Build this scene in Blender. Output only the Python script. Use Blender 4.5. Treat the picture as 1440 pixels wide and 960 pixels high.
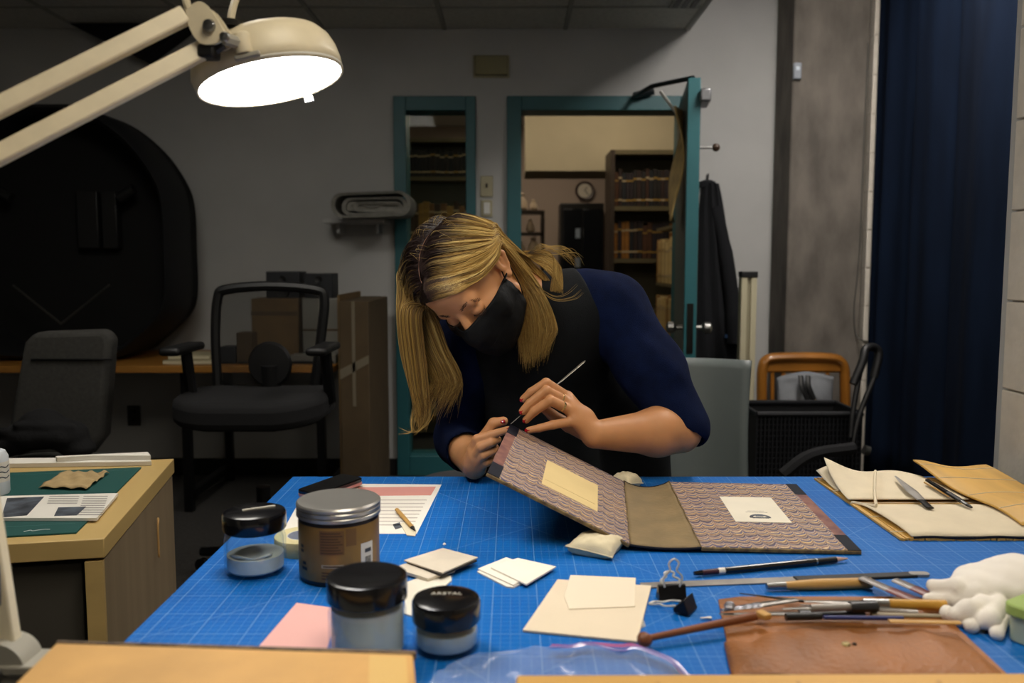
import bpy, math, random
import numpy as np
from mathutils import Vector, Matrix
random.seed(7); RNG = np.random.default_rng(11)
for o in list(bpy.data.objects): bpy.data.objects.remove(o)
SC = bpy.context.scene; COL = SC.collection
PI = math.pi
# ---------------------------------------------------------------- camera
FPX, CZ, PITCH = 1200.0, 1.242, math.atan2(110, 1200)
cam = bpy.data.cameras.new('camera'); camo = bpy.data.objects.new('camera', cam); COL.objects.link(camo)
camo.location = (0, 0, CZ); camo.rotation_euler = (PI/2 - PITCH, 0, 0)
cam.sensor_width = 36; cam.lens = FPX/1440*36; cam.clip_start = .05
cam.dof.use_dof = True; cam.dof.focus_distance = 1.8; cam.dof.aperture_fstop = 3.6
SC.camera = camo
# ---------------------------------------------------------------- world, exposure
w = bpy.data.worlds.new('world'); SC.world = w; w.use_nodes = True
w.node_tree.nodes['Background'].inputs[0].default_value = (.75, .8, 1, 1)
w.node_tree.nodes['Background'].inputs[1].default_value = .05
vs = SC.view_settings; vs.view_transform = 'Standard'; vs.look = 'None'; vs.gamma = 1; vs.use_curve_mapping = False
vs.exposure = 0.95
CEIL_E, BAY_E, LAMP_E, BACK_E, FILL_E = 4.7, 18.0, 14.0, 3.0, 6.0     # emission of the ceiling fixture, the magnifier lamp, back room fixture, added fill panel
# ---------------------------------------------------------------- helpers
def V(*a): return Vector(a)
def ray(px, py):
    a, b = (px-720)/FPX, (480-py)/FPX; c, s = math.cos(PITCH), math.sin(PITCH)
    return V(a, c + b*s, -s + b*c)
def W(px, py, Y): d = ray(px, py); return V(0, 0, CZ) + d*(Y/d.y)
def T(px, py, z=.765): d = ray(px, py); return V(0, 0, CZ) + d*((z-CZ)/d.z)
def lin(h):
    h = h.lstrip('#'); return tuple(((c/12.92) if c <= .04045 else ((c+.055)/1.055)**2.4) for c in (int(h[i:i+2], 16)/255 for i in (0, 2, 4))) + (1,)
MATS = {}
def M(name, col='#808080', rough=.6, metal=0, nz=None, bump=None, emit=0, trans=0, spec=.5, sheen=0, ior=1.45, alpha=1, coat=0, stretch=(1, 1, 1), col2=None, sss=0):
    """plain procedural material; nz=(scale, amount) mottles the colour, bump=(scale, strength) adds fine relief"""
    if name in MATS: return MATS[name]
    m = bpy.data.materials.new(name); m.use_nodes = True; nt = m.node_tree; N, L = nt.nodes, nt.links
    b = N['Principled BSDF']; c = lin(col) if isinstance(col, str) else col
    b.inputs['Base Color'].default_value = c; b.inputs['Roughness'].default_value = rough; b.inputs['Metallic'].default_value = metal
    b.inputs['Specular IOR Level'].default_value = spec; b.inputs['IOR'].default_value = ior; b.inputs['Alpha'].default_value = alpha
    b.inputs['Transmission Weight'].default_value = trans; b.inputs['Sheen Weight'].default_value = sheen; b.inputs['Coat Weight'].default_value = coat
    if sss: b.inputs['Subsurface Weight'].default_value = sss; b.inputs['Subsurface Radius'].default_value = (.012, .005, .003); b.inputs['Subsurface Scale'].default_value = .5
    if emit: b.inputs['Emission Color'].default_value = c; b.inputs['Emission Strength'].default_value = emit
    if nz or bump:
        tc = N.new('ShaderNodeTexCoord'); mp = N.new('ShaderNodeMapping'); L.new(tc.outputs['Object'], mp.inputs[0]); mp.inputs['Scale'].default_value = stretch
    if nz:
        n = N.new('ShaderNodeTexNoise'); n.inputs['Scale'].default_value = nz[0]; n.inputs['Detail'].default_value = 6; L.new(mp.outputs[0], n.inputs[0])
        r = N.new('ShaderNodeValToRGB'); L.new(n.outputs[0], r.inputs[0])
        c2 = lin(col2) if col2 else tuple(min(1, x*(1+nz[1])) for x in c[:3]) + (1,)
        c1 = tuple(x*(1-nz[1]) for x in c[:3]) + (1,) if not col2 else c
        r.color_ramp.elements[0].position = .32; r.color_ramp.elements[1].position = .68
        r.color_ramp.elements[0].color = c1; r.color_ramp.elements[1].color = c2; L.new(r.outputs[0], b.inputs['Base Color'])
    if bump:
        n2 = N.new('ShaderNodeTexNoise'); n2.inputs['Scale'].default_value = bump[0]; n2.inputs['Detail'].default_value = 4; L.new(mp.outputs[0], n2.inputs[0])
        bp = N.new('ShaderNodeBump'); bp.inputs['Strength'].default_value = bump[1]; bp.inputs['Distance'].default_value = .004
        L.new(n2.outputs[0], bp.inputs['Height']); L.new(bp.outputs[0], b.inputs['Normal'])
    MATS[name] = m; return m
def tag(o, label=None, cat=None, group=None, kind=None):
    if label: o['label'] = label
    if cat: o['category'] = cat
    if group: o['group'] = group
    if kind: o['kind'] = kind
    return o
def thing(name, label, cat, loc=(0, 0, 0), rotz=0, group=None, kind=None):
    o = bpy.data.objects.new(name, None); COL.objects.link(o); o.empty_display_size = .05
    o.location = loc; o.rotation_euler = (0, 0, rotz); tag(o, label, cat, group, kind)
    return o
def wmat(o):
    m = Matrix.Translation(o.location) @ o.rotation_euler.to_matrix().to_4x4()
    return wmat(o.parent) @ m if o.parent else m
class MB:
    """collects shapes; build() links them as one mesh object"""
    def __init__(s): s.v = []; s.f = []
    def add(s, vs, fs):
        n = len(s.v); s.v += [tuple(v) for v in vs]; s.f += [tuple(i+n for i in f) for f in fs]; return s
    def box(s, c, d, R=None):
        vs = [V(x*d[0]/2, y*d[1]/2, z*d[2]/2) for x in (-1, 1) for y in (-1, 1) for z in (-1, 1)]
        if R is not None: vs = [R @ v for v in vs]
        return s.add([v+V(*c) for v in vs], [(0, 1, 3, 2), (4, 6, 7, 5), (0, 4, 5, 1), (2, 3, 7, 6), (0, 2, 6, 4), (1, 5, 7, 3)])
    def span(s, a, b): return s.box([(a[i]+b[i])/2 for i in range(3)], [abs(b[i]-a[i]) for i in range(3)])
    def tube(s, pts, r, n=8, cap=True, flat=1.0, up=None):
        pts = [V(*p) for p in pts]; m = len(pts); rs = r if isinstance(r, (list, tuple)) else [r]*m; rings = []; U = None
        for i, p in enumerate(pts):
            t = (pts[min(i+1, m-1)]-pts[max(i-1, 0)]).normalized()
            if U is None: a = V(*up) if up else (V(0, 0, 1) if abs(t.z) < .9 else V(1, 0, 0)); U = (a-t*a.dot(t)).normalized()
            else: U = (U-t*U.dot(t)).normalized()
            B = t.cross(U); rings += [p + (B*math.cos(2*PI*k/n) + U*math.sin(2*PI*k/n)*flat)*rs[i] for k in range(n)]
        fs = [(i*n+k, i*n+(k+1) % n, (i+1)*n+(k+1) % n, (i+1)*n+k) for i in range(m-1) for k in range(n)]
        if cap: fs += [tuple(range(n-1, -1, -1)), tuple(range((m-1)*n, m*n))]
        return s.add(rings, fs)
    def lathe(s, prof, c=(0, 0, 0), n=32, R=None, sx=1, sy=1, closed=False):
        vs = []; m = len(prof)
        for r, z in prof:
            for k in range(n):
                v = V(r*math.cos(2*PI*k/n)*sx, r*math.sin(2*PI*k/n)*sy, z); vs.append((R @ v if R is not None else v)+V(*c))
        fs = [(i*n+k, i*n+(k+1) % n, (i+1)*n+(k+1) % n, (i+1)*n+k) for i in range(m-1) for k in range(n)]
        if closed: fs += [((m-1)*n+k, (m-1)*n+(k+1) % n, (k+1) % n, k) for k in range(n)]
        else: fs += [tuple(range(n-1, -1, -1)), tuple(range((m-1)*n, m*n))]
        return s.add(vs, fs)
    def prism(s, poly, z0, z1, fn=None):
        fn = fn or (lambda x, y, z: (x, y, z)); n = len(poly)
        a = [fn(x, y, z0) for x, y in poly]; b = [fn(x, y, z1) for x, y in poly]
        return s.add(a+b, [tuple(range(n-1, -1, -1)), tuple(range(n, 2*n))] + [(i, (i+1) % n, n+(i+1) % n, n+i) for i in range(n)])
    def grid(s, fn, nu, nv):
        vs = [fn(i/nu, j/nv) for j in range(nv+1) for i in range(nu+1)]
        return s.add(vs, [(j*(nu+1)+i, j*(nu+1)+i+1, (j+1)*(nu+1)+i+1, (j+1)*(nu+1)+i) for j in range(nv) for i in range(nu)])
    def build(s, name, mat, parent=None, bevel=0, smooth=True, solid=0, sub=0, local=False, seg=2):
        me = bpy.data.meshes.new(name); vs = s.v
        if parent and not local: im = wmat(parent).inverted(); vs = [im @ V(*v) for v in vs]
        me.from_pydata([tuple(v) for v in vs], [], s.f); me.update()
        return link(name, me, mat, parent, bevel, smooth, solid, sub, seg)
def link(name, me, mat, parent=None, bevel=0, smooth=True, solid=0, sub=0, seg=2):
    o = bpy.data.objects.new(name, me); COL.objects.link(o); me.materials.append(mat)
    if parent: o.parent = parent
    if smooth and len(me.polygons):
        me.polygons.foreach_set('use_smooth', [True]*len(me.polygons))
    if solid: d = o.modifiers.new('solid', 'SOLIDIFY'); d.thickness = solid; d.offset = 0
    if bevel: d = o.modifiers.new('bevel', 'BEVEL'); d.width = bevel; d.segments = seg; d.limit_method = 'ANGLE'; d.angle_limit = .6; d.harden_normals = False
    if sub: d = o.modifiers.new('sub', 'SUBSURF'); d.levels = sub; d.render_levels = sub
    if smooth: 
        try: me.set_sharp_from_angle(angle=math.radians(38))
        except Exception: pass
    return o
def struct(name, mb, mat, bevel=0, smooth=False): return tag(mb.build(name, mat, None, bevel, smooth), kind='structure')
def one(name, mb, mat, label, cat, group=None, **k): 
    """a thing that is one mesh, origin moved to its base"""
    vs = np.array(mb.v); c = vs.mean(0); c[2] = vs[:, 2].min(); mb.v = [tuple(v) for v in (vs-c)]
    o = mb.build(name, mat, None, **k); o.location = c; return tag(o, label, cat, group)
def cr(pts, n=8):
    """Catmull-Rom through points"""
    P = [V(*p) for p in pts]; P = [P[0]*2-P[1]] + P + [P[-1]*2-P[-2]]; out = []
    for i in range(1, len(P)-2):
        a, b, c, d = P[i-1:i+3]
        for k in range(n):
            t = k/n; out.append(.5*((2*b)+(c-a)*t+(2*a-5*b+4*c-d)*t*t+(3*b-a-3*c+d)*t**3))
    return out + [P[-2]]
def rrect(w, h, r, n=5):
    out = []
    for cx, cy, a0 in ((w/2-r, h/2-r, 0), (-w/2+r, h/2-r, PI/2), (-w/2+r, -h/2+r, PI), (w/2-r, -h/2+r, 1.5*PI)):
        out += [(cx+r*math.cos(a0+PI/2*k/n), cy+r*math.sin(a0+PI/2*k/n)) for k in range(n+1)]
    return out
def Rz(a): return Matrix.Rotation(a, 3, 'Z')
def Rx(a): return Matrix.Rotation(a, 3, 'X')
def Ry(a): return Matrix.Rotation(a, 3, 'Y')
def frame(x, y): 
    x = x.normalized(); z = x.cross(y).normalized(); y = z.cross(x); return Matrix((x, y, z)).transposed()
def copy_tree(o, parent=None):
    c = o.copy(); COL.objects.link(c); c.parent = parent
    for ch in list(o.children): copy_tree(ch, c)
    return c
# ---------------------------------------------------------------- implicit surfaces (sparse surface nets)
class SDF:
    def __init__(s): s.p = []
    def cone(s, a, b, ra, rb=None, k=.01, op='u'):
        a = np.array(a, float); b = np.array(b, float); rb = ra if rb is None else rb; ba = b-a; bb = max(1e-9, ba@ba)
        def f(P):
            t = np.clip((P-a)@ba/bb, 0, 1); return np.linalg.norm(P-a-t[:, None]*ba, axis=1) - (ra+(rb-ra)*t)
        s.p.append((op, k, f, (a+b)/2, np.linalg.norm(ba)/2+max(ra, rb))); return s
    def chain(s, pts, rs, k=.01):
        for i in range(len(pts)-1): s.cone(pts[i], pts[i+1], rs[i], rs[i+1], k)
        return s
    def ell(s, c, r, R=None, k=.01, op='u'):
        c = np.array(c, float); r = np.array(r, float); R = np.eye(3) if R is None else np.array(R)
        def f(P):
            q = (P-c)@R; k0 = np.linalg.norm(q/r, axis=1); k1 = np.linalg.norm(q/(r*r), axis=1)+1e-9; return k0*(k0-1)/k1
        s.p.append((op, k, f, c, r.max())); return s
    def half(s, p, n, k=.003):
        p = np.array(p, float); n = np.array(n, float); n /= np.linalg.norm(n)
        s.p.append(('i', k, lambda P: (P-p)@n, p, 1e6)); return s      # keep the side the normal points away from
    def ev(s, P, cull=None):
        d = np.full(len(P), .5)
        for op, k, f, c, R in s.p:
            if cull is not None and np.linalg.norm(cull[0]-c)-R > cull[1]+k*1.5: continue
            e = f(P)
            if op == 'u': h = np.clip(.5+.5*(d-e)/k, 0, 1); d = d+(e-d)*h-k*h*(1-h)
            else:
                if op == 's': e = -e
                h = np.clip(.5-.5*(d-e)/k, 0, 1); d = d+(e-d)*h+k*h*(1-h)
        return d
    def mesh(s, lo, hi, h, B=14):
        lo = np.array(lo, float); hi = np.array(hi, float); nb = np.ceil((hi-lo)/(h*B)).astype(int)
        g = np.stack(np.meshgrid(*[np.arange(B+1)]*3, indexing='ij'), -1).reshape(-1, 3); S = B*h; hd = S*.87
        big = 1 << 14; keys = []; pos = []; quads = []
        cs = np.array([(0, 0, 0), (1, 0, 0), (0, 1, 0), (1, 1, 0), (0, 0, 1), (1, 0, 1), (0, 1, 1), (1, 1, 1)])
        ed = [(a, b) for a in range(8) for b in range(a+1, 8) if np.abs(cs[a]-cs[b]).sum() == 1]
        key = lambda I: I[:, 0]+I[:, 1]*big+I[:, 2]*big*big
        allc = np.stack(np.meshgrid(*[np.arange(n) for n in nb], indexing='ij'), -1).reshape(-1, 3)
        cen = lo+(allc+.5)*S
        # cheap reject with the bounding spheres of the union shapes
        near = np.zeros(len(cen), bool)
        for op, k, f, c, R in s.p:
            if op == 'u': near |= np.linalg.norm(cen-c, axis=1)-R < hd+k
        for bi, c in zip(allc[near], cen[near]):
            d0 = s.ev(c[None], (c, hd))[0]
            if abs(d0) > hd*1.5: continue
            D = s.ev(lo+(bi*B+g)*h, (c, hd)).reshape(B+1, B+1, B+1); I = D < 0
            if I.all() or not I.any(): continue
            cnt = sum(I[a:a+B, b:b+B, e:e+B].astype(np.int8) for a, b, e in cs); ii = np.argwhere((cnt > 0) & (cnt < 8))
            if len(ii):
                vals = np.stack([D[ii[:, 0]+a, ii[:, 1]+b, ii[:, 2]+e] for a, b, e in cs], 1); acc = np.zeros((len(ii), 3)); n = np.zeros(len(ii))
                for a, b in ed:
                    x = (vals[:, a] < 0) != (vals[:, b] < 0); t = np.where(x, vals[:, a]/(vals[:, a]-vals[:, b]+1e-12), 0)
                    acc += np.where(x[:, None], cs[a]+t[:, None]*(cs[b]-cs[a]), 0); n += x
                pos.append(lo+(bi*B+ii+acc/n[:, None])*h); keys.append(key(ii+bi*B))
            for ax in range(3):
                A = I[:B, :B, :B]; sl = [slice(0, B)]*3; sl[ax] = slice(1, B+1); Bq = I[tuple(sl)]; e = np.argwhere(A != Bq)
                if not len(e): continue
                u, v = (ax+1) % 3, (ax+2) % 3; G = e+bi*B; o = []
                for du, dv in ((-1, -1), (0, -1), (0, 0), (-1, 0)):
                    q = G.copy(); q[:, u] += du; q[:, v] += dv; o.append(key(q))
                o = np.stack(o, 1); fl = ~A[e[:, 0], e[:, 1], e[:, 2]]; o[fl] = o[fl][:, ::-1]; quads.append(o)
        keys = np.concatenate(keys); pos = np.concatenate(pos); quads = np.concatenate(quads)
        od = np.argsort(keys); ks = keys[od]; j = np.searchsorted(ks, quads); j = np.clip(j, 0, len(ks)-1); ok = (ks[j] == quads).all(1)
        return pos, od[j[ok]]
def npmesh(name, pos, quads, mat, parent=None, sharp=False, cols=None, smooth_it=0):
    if smooth_it:
        n = len(pos); E = np.concatenate([quads[:, [0, 1]], quads[:, [1, 2]], quads[:, [2, 3]], quads[:, [3, 0]]])
        for _ in range(smooth_it):
            acc = np.zeros_like(pos); ct = np.zeros(n)
            for c in range(3): acc[:, c] = np.bincount(E[:, 0], pos[E[:, 1], c], n)+np.bincount(E[:, 1], pos[E[:, 0], c], n)
            ct = np.bincount(E[:, 0], minlength=n)+np.bincount(E[:, 1], minlength=n); pos = pos*.5+.5*acc/np.maximum(ct, 1)[:, None]
    me = bpy.data.meshes.new(name)
    if parent:
        im = np.array(wmat(parent).inverted()); pos = pos@im[:3, :3].T+im[:3, 3]
    k = quads.shape[1]
    me.vertices.add(len(pos)); me.vertices.foreach_set('co', pos.astype(np.float32).ravel())
    me.loops.add(len(quads)*k); me.loops.foreach_set('vertex_index', quads.astype(np.int32).ravel())
    me.polygons.add(len(quads)); me.polygons.foreach_set('loop_start', np.arange(0, len(quads)*k, k, dtype=np.int32))
    me.polygons.foreach_set('use_smooth', np.ones(len(quads), bool)); me.update(calc_edges=True); me.validate()
    if cols is not None:
        a = me.color_attributes.new('Col', 'FLOAT_COLOR', 'POINT'); a.data.foreach_set('color', cols.astype(np.float32).ravel())
    o = bpy.data.objects.new(name, me); COL.objects.link(o); me.materials.append(mat)
    if parent: o.parent = parent
    return o
# ================================================================ ceiling fixtures (bench, bay), unseen fill panel added to brighten the back wall
m_em = M('tube_glow', (1, .9, .74, 1), emit=CEIL_E); m_wm = M('white_enamel', '#d8d6cc', .4)
for lab, (x0, y0, z0), (x1, y1, z1), mt in (('wide fluorescent ceiling panel over the near side of the blue bench', (-.1, -.1, 2.535), (.6, 1.0, 2.575), m_em), ('long fluorescent fixture in the raised ceiling bay beside the curtain', (1.25, 2.3, 2.9), (1.6, 3.7, 2.97), M('bay_glow', (1, .93, .86, 1), emit=BAY_E)), ('unseen fill panel added under the ceiling left of the bench', (-1.4, 2.0, 2.51), (-.7, 2.7, 2.5485), M('fill_glow', (1, .95, .86, 1), emit=FILL_E))):
    fx = thing('ceiling_light', lab, 'light', ((x0+x1)/2, (y0+y1)/2, z0))
    MB().span((x0-.02, y0-.02, z0), (x1+.02, y1+.02, z1)).build('housing', m_wm, fx, bevel=.01); MB().span((x0, y0, z0-.012), (x1, y1, z0-.001)).build('diffuser', mt, fx)
# ================================================================ room shell
YW = 4.94
m_wall = M('wall_paint', '#aeaeac', .75, nz=(3, .05), bump=(160, .06))
m_carpet = M('dark_carpet', '#34322f', .95, nz=(60, .25), bump=(300, .5))
m_teal = M('teal_enamel', '#245a60', .45, nz=(5, .05))
m_black = M('black_vinyl', '#0c0c0d', .5)
m_tile = M('ceiling_tile', '#c6c4bc', .9, nz=(40, .1), bump=(120, .3)); m_bar = M('ceiling_bar', '#9a9890', .6)
struct('floor', MB().span((-4.2, -1.6, -.1), (2.6, YW+.1, 0)), m_carpet)
wl = MB()
for a, b in (((-4.2, 0), (-.671, 3.4)), ((-.671, 2.18), (1.03, 3.4)), ((-.206, 0), (-.029, 2.18)), ((1.03, 0), (2.6, 3.4))):
    wl.span((a[0], YW, a[1]), (b[0], YW+.14, b[1]))
struct('wall_back', wl, m_wall)
struct('wall_left', MB().span((-4.3, -1.6, 0), (-4.2, YW, 3.4)), m_wall)
m_block = M('painted_block', '#c9c2b6', .8, nz=(25, .06), bump=(90, .35))
struct('wall_front', MB().span((-4.3, -1.7, 0), (2.6, -1.6, 3.4)), m_wall)
struct('baseboard_back', MB().span((-4.2, YW-.015, 0), (-.675, YW, .1)).span((-.2, YW-.015, 0), (-.035, YW, .1)).span((1.04, YW-.015, 0), (1.5, YW, .1)), m_black, .004)
# ceiling: low part on the left, made of tiles in a grid of bars; higher slab on the right
ce = struct('ceiling', MB().span((-4.2, -1.6, 2.575), (.98, YW, 2.97)), M('plenum', '#55534e', .9))
xs = [.98-.68*i for i in range(8)]; ys = [YW, 4.52, 3.91, 3.3, 2.69, 2.08]
for i in range(7):
    for j in range(5):
        MB().span((xs[i+1]+.012, ys[j+1]+.012, 2.553), (xs[i]-.012, ys[j]-.012, 2.575)).build('ceiling_tile', m_tile, ce, bevel=.004, smooth=False)
for i in range(8): MB().span((xs[i]-.012, 2.0, 2.548), (xs[i]+.012, YW, 2.574)).build('grid_bar', m_bar, ce, smooth=False)
for j in range(1, 6): MB().span((-4.2, ys[j]-.012, 2.549), (.98, ys[j]+.012, 2.573)).build('grid_bar', m_bar, ce, smooth=False)
struct('trim_1', MB().span((.98, -1.6, 2.545), (1.0, YW, 2.97)), m_wall)
struct('trim_2', MB().span((.98, -1.6, 2.97), (2.6, YW, 3.05)), m_wall)
# ceiling vent
vt = thing('ceiling_vent', 'slotted metal air vent set in the ceiling edge above the open door', 'vent', (.86, 4.35, 2.548))
MB().span((.8, 4.05, 2.538), (.95, 4.5, 2.548)).build('vent_frame', m_bar, vt, bevel=.002)
for k in range(3): MB().span((.815+.044*k, 4.07, 2.534), (.842+.044*k, 4.48, 2.54)).build('slat', m_black, vt)
# concrete column and block return
m_conc = M('raw_concrete', '#655f58', .85, nz=(9, .3), bump=(60, .8), stretch=(1, 1, .45))
cw = struct('wall_column', MB().span((1.49, 4.64, 0), (1.897, YW, 3.2)), m_conc, .012)
cr_ = struct('wall_right', MB().span((2.02, 1.95, 0), (2.14, YW, 3.2)).span((1.16, 1.96, 0), (2.1, 2.02, 3.2)), m_wall)
def blocks(parent, x0, x1, y0, y1, along, zoff=0, n=15, L=.4):
    """courses of painted concrete block, each its own piece"""
    for r in range(n):
        z = max(0, r*.203+zoff); zt = min(2.968, r*.203+zoff+.199); o = (L+.01)*.5*(r % 2); a0, a1 = (x0, x1) if along == 'x' else (y0, y1); p = a0-o
        while p < a1-.012:
            q0, q1 = max(a0, p), min(a1, p+L)
            if q1-q0 > .012:
                m = MB()
                m.span((q0, y0, z), (q1, y1, zt)) if along == 'x' else m.span((x0, q0, z), (x1, q1, zt))
                m.build('block', m_block, parent, bevel=.003)
            p += L+.004
MB().span((1.9, 4.606, 0), (1.954, 4.73, 3.2)).build('mortar_bed', M('mortar', '#b5aea2', .9, bump=(90, .4)), cr_, smooth=False)
blocks(cr_, 1.9, 1.955, 4.6, 4.72, 'x')
struct('trim_3', MB().span((1.955, 4.55, 0), (1.975, 4.7, 3.2)), m_wm, .003)
pier = struct('wall_pier', MB().span((1.145, -1.6, 0), (2.1, 1.952, 2.972)), M('mortar', '#b5aea2', .9, bump=(90, .4)))
blocks(pier, 1.135, 1.15, .35, 1.96, 'y', zoff=-.06, n=16)
# sensor and wire on the column
sn = thing('wall_sensor', 'small grey plastic sensor mounted high on the concrete column', 'sensor', W(1121, 100, 4.63))
c = W(1121, 100, 4.63); m_gp = M('grey_plastic', '#8c929b', .4)
MB().box(c, (.042, .025, .085)).build('case', m_gp, sn, bevel=.006); MB().box(c+V(0, -.012, .012), (.02, .006, .02)).build('lens', M('pale_lens', '#cfd8e2', .2), sn, bevel=.003)
one('wall_cable', MB().tube(cr([(1.885, 4.637, 2.4), (1.88, 4.637, 1.9), (1.878, 4.637, 1.3), (1.86, 4.637, 1.0), (1.872, 4.63, .86), (1.889, 4.594, .83), (1.915, 4.594, .822), (1.94, 4.594, .82)], 6), .004, 6), M('grey_cable', '#4a4843', .6), 'thin grey cable running down the edge of the concrete column', 'cable')
# blue curtain on the right: deep folds, hung from a rail
m_cur = M('navy_curtain', '#0a1424', .9, nz=(12, .25), spec=.1, bump=(400, .2), stretch=(1, 1, .15))
ct = thing('curtain', 'floor length dark navy blue curtain hanging in folds beside the concrete column', 'curtain', (1.9, 3.4, 0))
def cf(u, v):
    y = 4.55-2.35*u; a = 24*u+1.3*math.sin(7*u); d = .042*math.sin(a*1.6)+.016*math.sin(a*3.7+1)+.02*math.sin(9*u)
    return (1.92+d*(.6+.4*(1-v))-.02, y+.012*math.cos(a*2), .03+2.87*v)
MB().grid(cf, 260, 10).build('cloth', m_cur, ct, solid=.004)
MB().tube([(1.93, 4.6, 2.91), (1.93, 2.1, 2.91)], .012, 10).build('rail', M('steel', '#9a9a98', .3, 1), ct)
# ---------------- sidelight window
win = struct('window_1', MB().span((-.671, YW-.03, 0), (-.6, YW+.15, 2.18)).span((-.262, YW-.03, 0), (-.206, YW+.15, 2.18)).span((-.6, YW-.03, 2.1), (-.262, YW+.15, 2.18)).span((-.6, YW-.03, 0), (-.262, YW+.15, .12)), m_teal, .004)
MB().span((-.6, YW+.06, .12), (-.262, YW+.066, 2.1)).build('pane', M('window_glass', '#e8f2ee', .02, trans=1, ior=1.12), win, smooth=False)
MB().span((-.6, YW+.04, .98), (-.262, YW+.09, 1.02)).build('transom_bar', m_teal, win)
# ---------------- door frame and leaf
dr = struct('door_1', MB().span((-.029, YW-.035, 0), (.053, YW+.16, 2.18)).span((.95, YW-.035, 0), (1.03, YW+.16, 2.18)).span((.053, YW-.035, 2.1), (.95, YW+.16, 2.18)), m_teal, .004)
hx = V(.962, 4.90, 0); fe = V(.853, 4.08, 0); dd = (fe-hx).normalized(); dn = V(-dd.y, dd.x, 0)
RD = frame(dd, dn)
mid = (hx+fe)/2; ln = (fe-hx).length
MB().box(mid+V(0, 0, 1.06), (ln, .058, 2.09), RD).build('leaf', m_teal, dr, bevel=.003)
MB().box(mid-dn*.0+V(0, 0, 1.06), (ln*.98, .062, 2.0), RD).build('leaf_face', M('grey_door_face', '#4a5552', .5), dr)
m_st = M('steel', '#9a9a98', .3, 1); m_brass = M('dull_brass', '#8d7f57', .35, 1)
MB().box(fe+dd*.002+V(0, 0, .93), (.004, .03, .24), RD).build('latch_plate', M('dark_steel', '#3a3a38', .35, 1), dr)
k0 = fe-dd*.07+V(0, 0, .93)
for s in (-1, 1):
    MB().tube([k0+dn*.02*s, k0+dn*.07*s], .012, 10).tube([k0+dn*.06*s, k0+dn*.075*s, k0+dn*.1*s, k0+dn*.11*s], [.012, .028, .028, .012], 14).build('knob', m_st, dr)
hk = fe-dd*.06+V(0, 0, 1.79)
MB().tube([hk+dn*.02, hk+dn*.1], .006, 8).build('hook', m_st, dr); MB().lathe([(.001, -.02), (.014, -.014), (.02, 0), (.014, .014), (.001, .02)], hk+dn*.11, 12).build('hook_ball', M('dark_wood', '#3b2a1c', .5), dr)
MB().box(fe-dd*.06+dn*.05+V(0, 0, 2.02), (.2, .05, .06), RD).build('closer_box', M('closer_grey', '#77787a', .4, .6), dr, bevel=.008)
MB().tube([fe-dd*.1+dn*.0+V(0, 0, 2.125), V(.72, 4.5, 2.15), V(.68, 4.9, 2.17)], .012, 8).tube([V(.68, 4.86, 2.17), V(.79, 4.88, 2.2)], .02, 8).build('closer_arm', M('closer_dark', '#23282a', .4, .5), dr)
# paper sleeves hanging on the inner face of the door
q = hx+dd*.62-dn*.045
hp_ = thing('hanging_sleeve', 'yellowed paper sleeve hanging from the inner face of the open door', 'paper', q+V(0, 0, 1.45))
m_ylp = M('yellow_paper', '#b59a62', .7, nz=(14, .25))
MB().grid(lambda u, v: q-dn*(.02+.03*math.sin(5*v+2*u))+dd*((u-.5)*.24*(1-.3*v))+V(0, 0, 1.45+.55*v), 8, 14).build('sheet', m_ylp, hp_, solid=.006)
one('white_strip', MB().tube([q-dn*.004+V(0, 0, 1.95), q-dn*.09+V(-.02, -.03, 2.08)], .014, 8, flat=.4), M('white_strip', '#d9d7d0', .5), 'short white strip poking out above the sleeve on the open door', 'strip')
# switches, wall speaker, outlet
def plate(name, label, cat, px, py, w, h, mat, sub):
    c = W(px, py, YW); t = thing(name, label, cat, c-V(0, 0, h/2)); MB().box(c-V(0, .006, 0), (w, .012, h)).build('plate', mat, t, bevel=.004); sub(c, t)
m_iv = M('ivory_plastic', '#a8a184', .45); m_wp = M('white_plastic', '#d4d4cf', .35)
plate('light_switch', 'beige toggle light switch plate beside the open doorway', 'switch', 684.5, 262, .073, .118, m_iv, lambda c, t: MB().box(c-V(0, .018, -.004), (.01, .02, .022)).build('toggle', M('dark_brown', '#2a231b', .5), t, bevel=.002))
plate('wall_button', 'white push button plate below the beige light switch', 'switch', 684.5, 293, .066, .095, m_iv, lambda c, t: MB().box(c-V(0, .014, 0), (.036, .012, .066)).build('button', m_wp, t, bevel=.003))
def spk(c, t): MB().box(c-V(0, .03, 0), (.185, .05, .105)).build('cover', M('khaki_cover', '#8b8462', .6, bump=(500, .4)), t, bevel=.006)
plate('wall_speaker', 'khaki rectangular box mounted on the wall below the ceiling', 'speaker', 691, 94, .205, .125, m_iv, spk)
def outl(c, t):
    for dz in (-.025, .025): MB().box(c-V(0, .013, dz), (.03, .006, .026)).build('socket', m_black, t, bevel=.004)
plate('wall_outlet', 'dark wall outlet low on the back wall under the wooden desk', 'outlet', 189, 584, .075, .12, M('dark_plate', '#262523', .5), outl)
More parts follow.
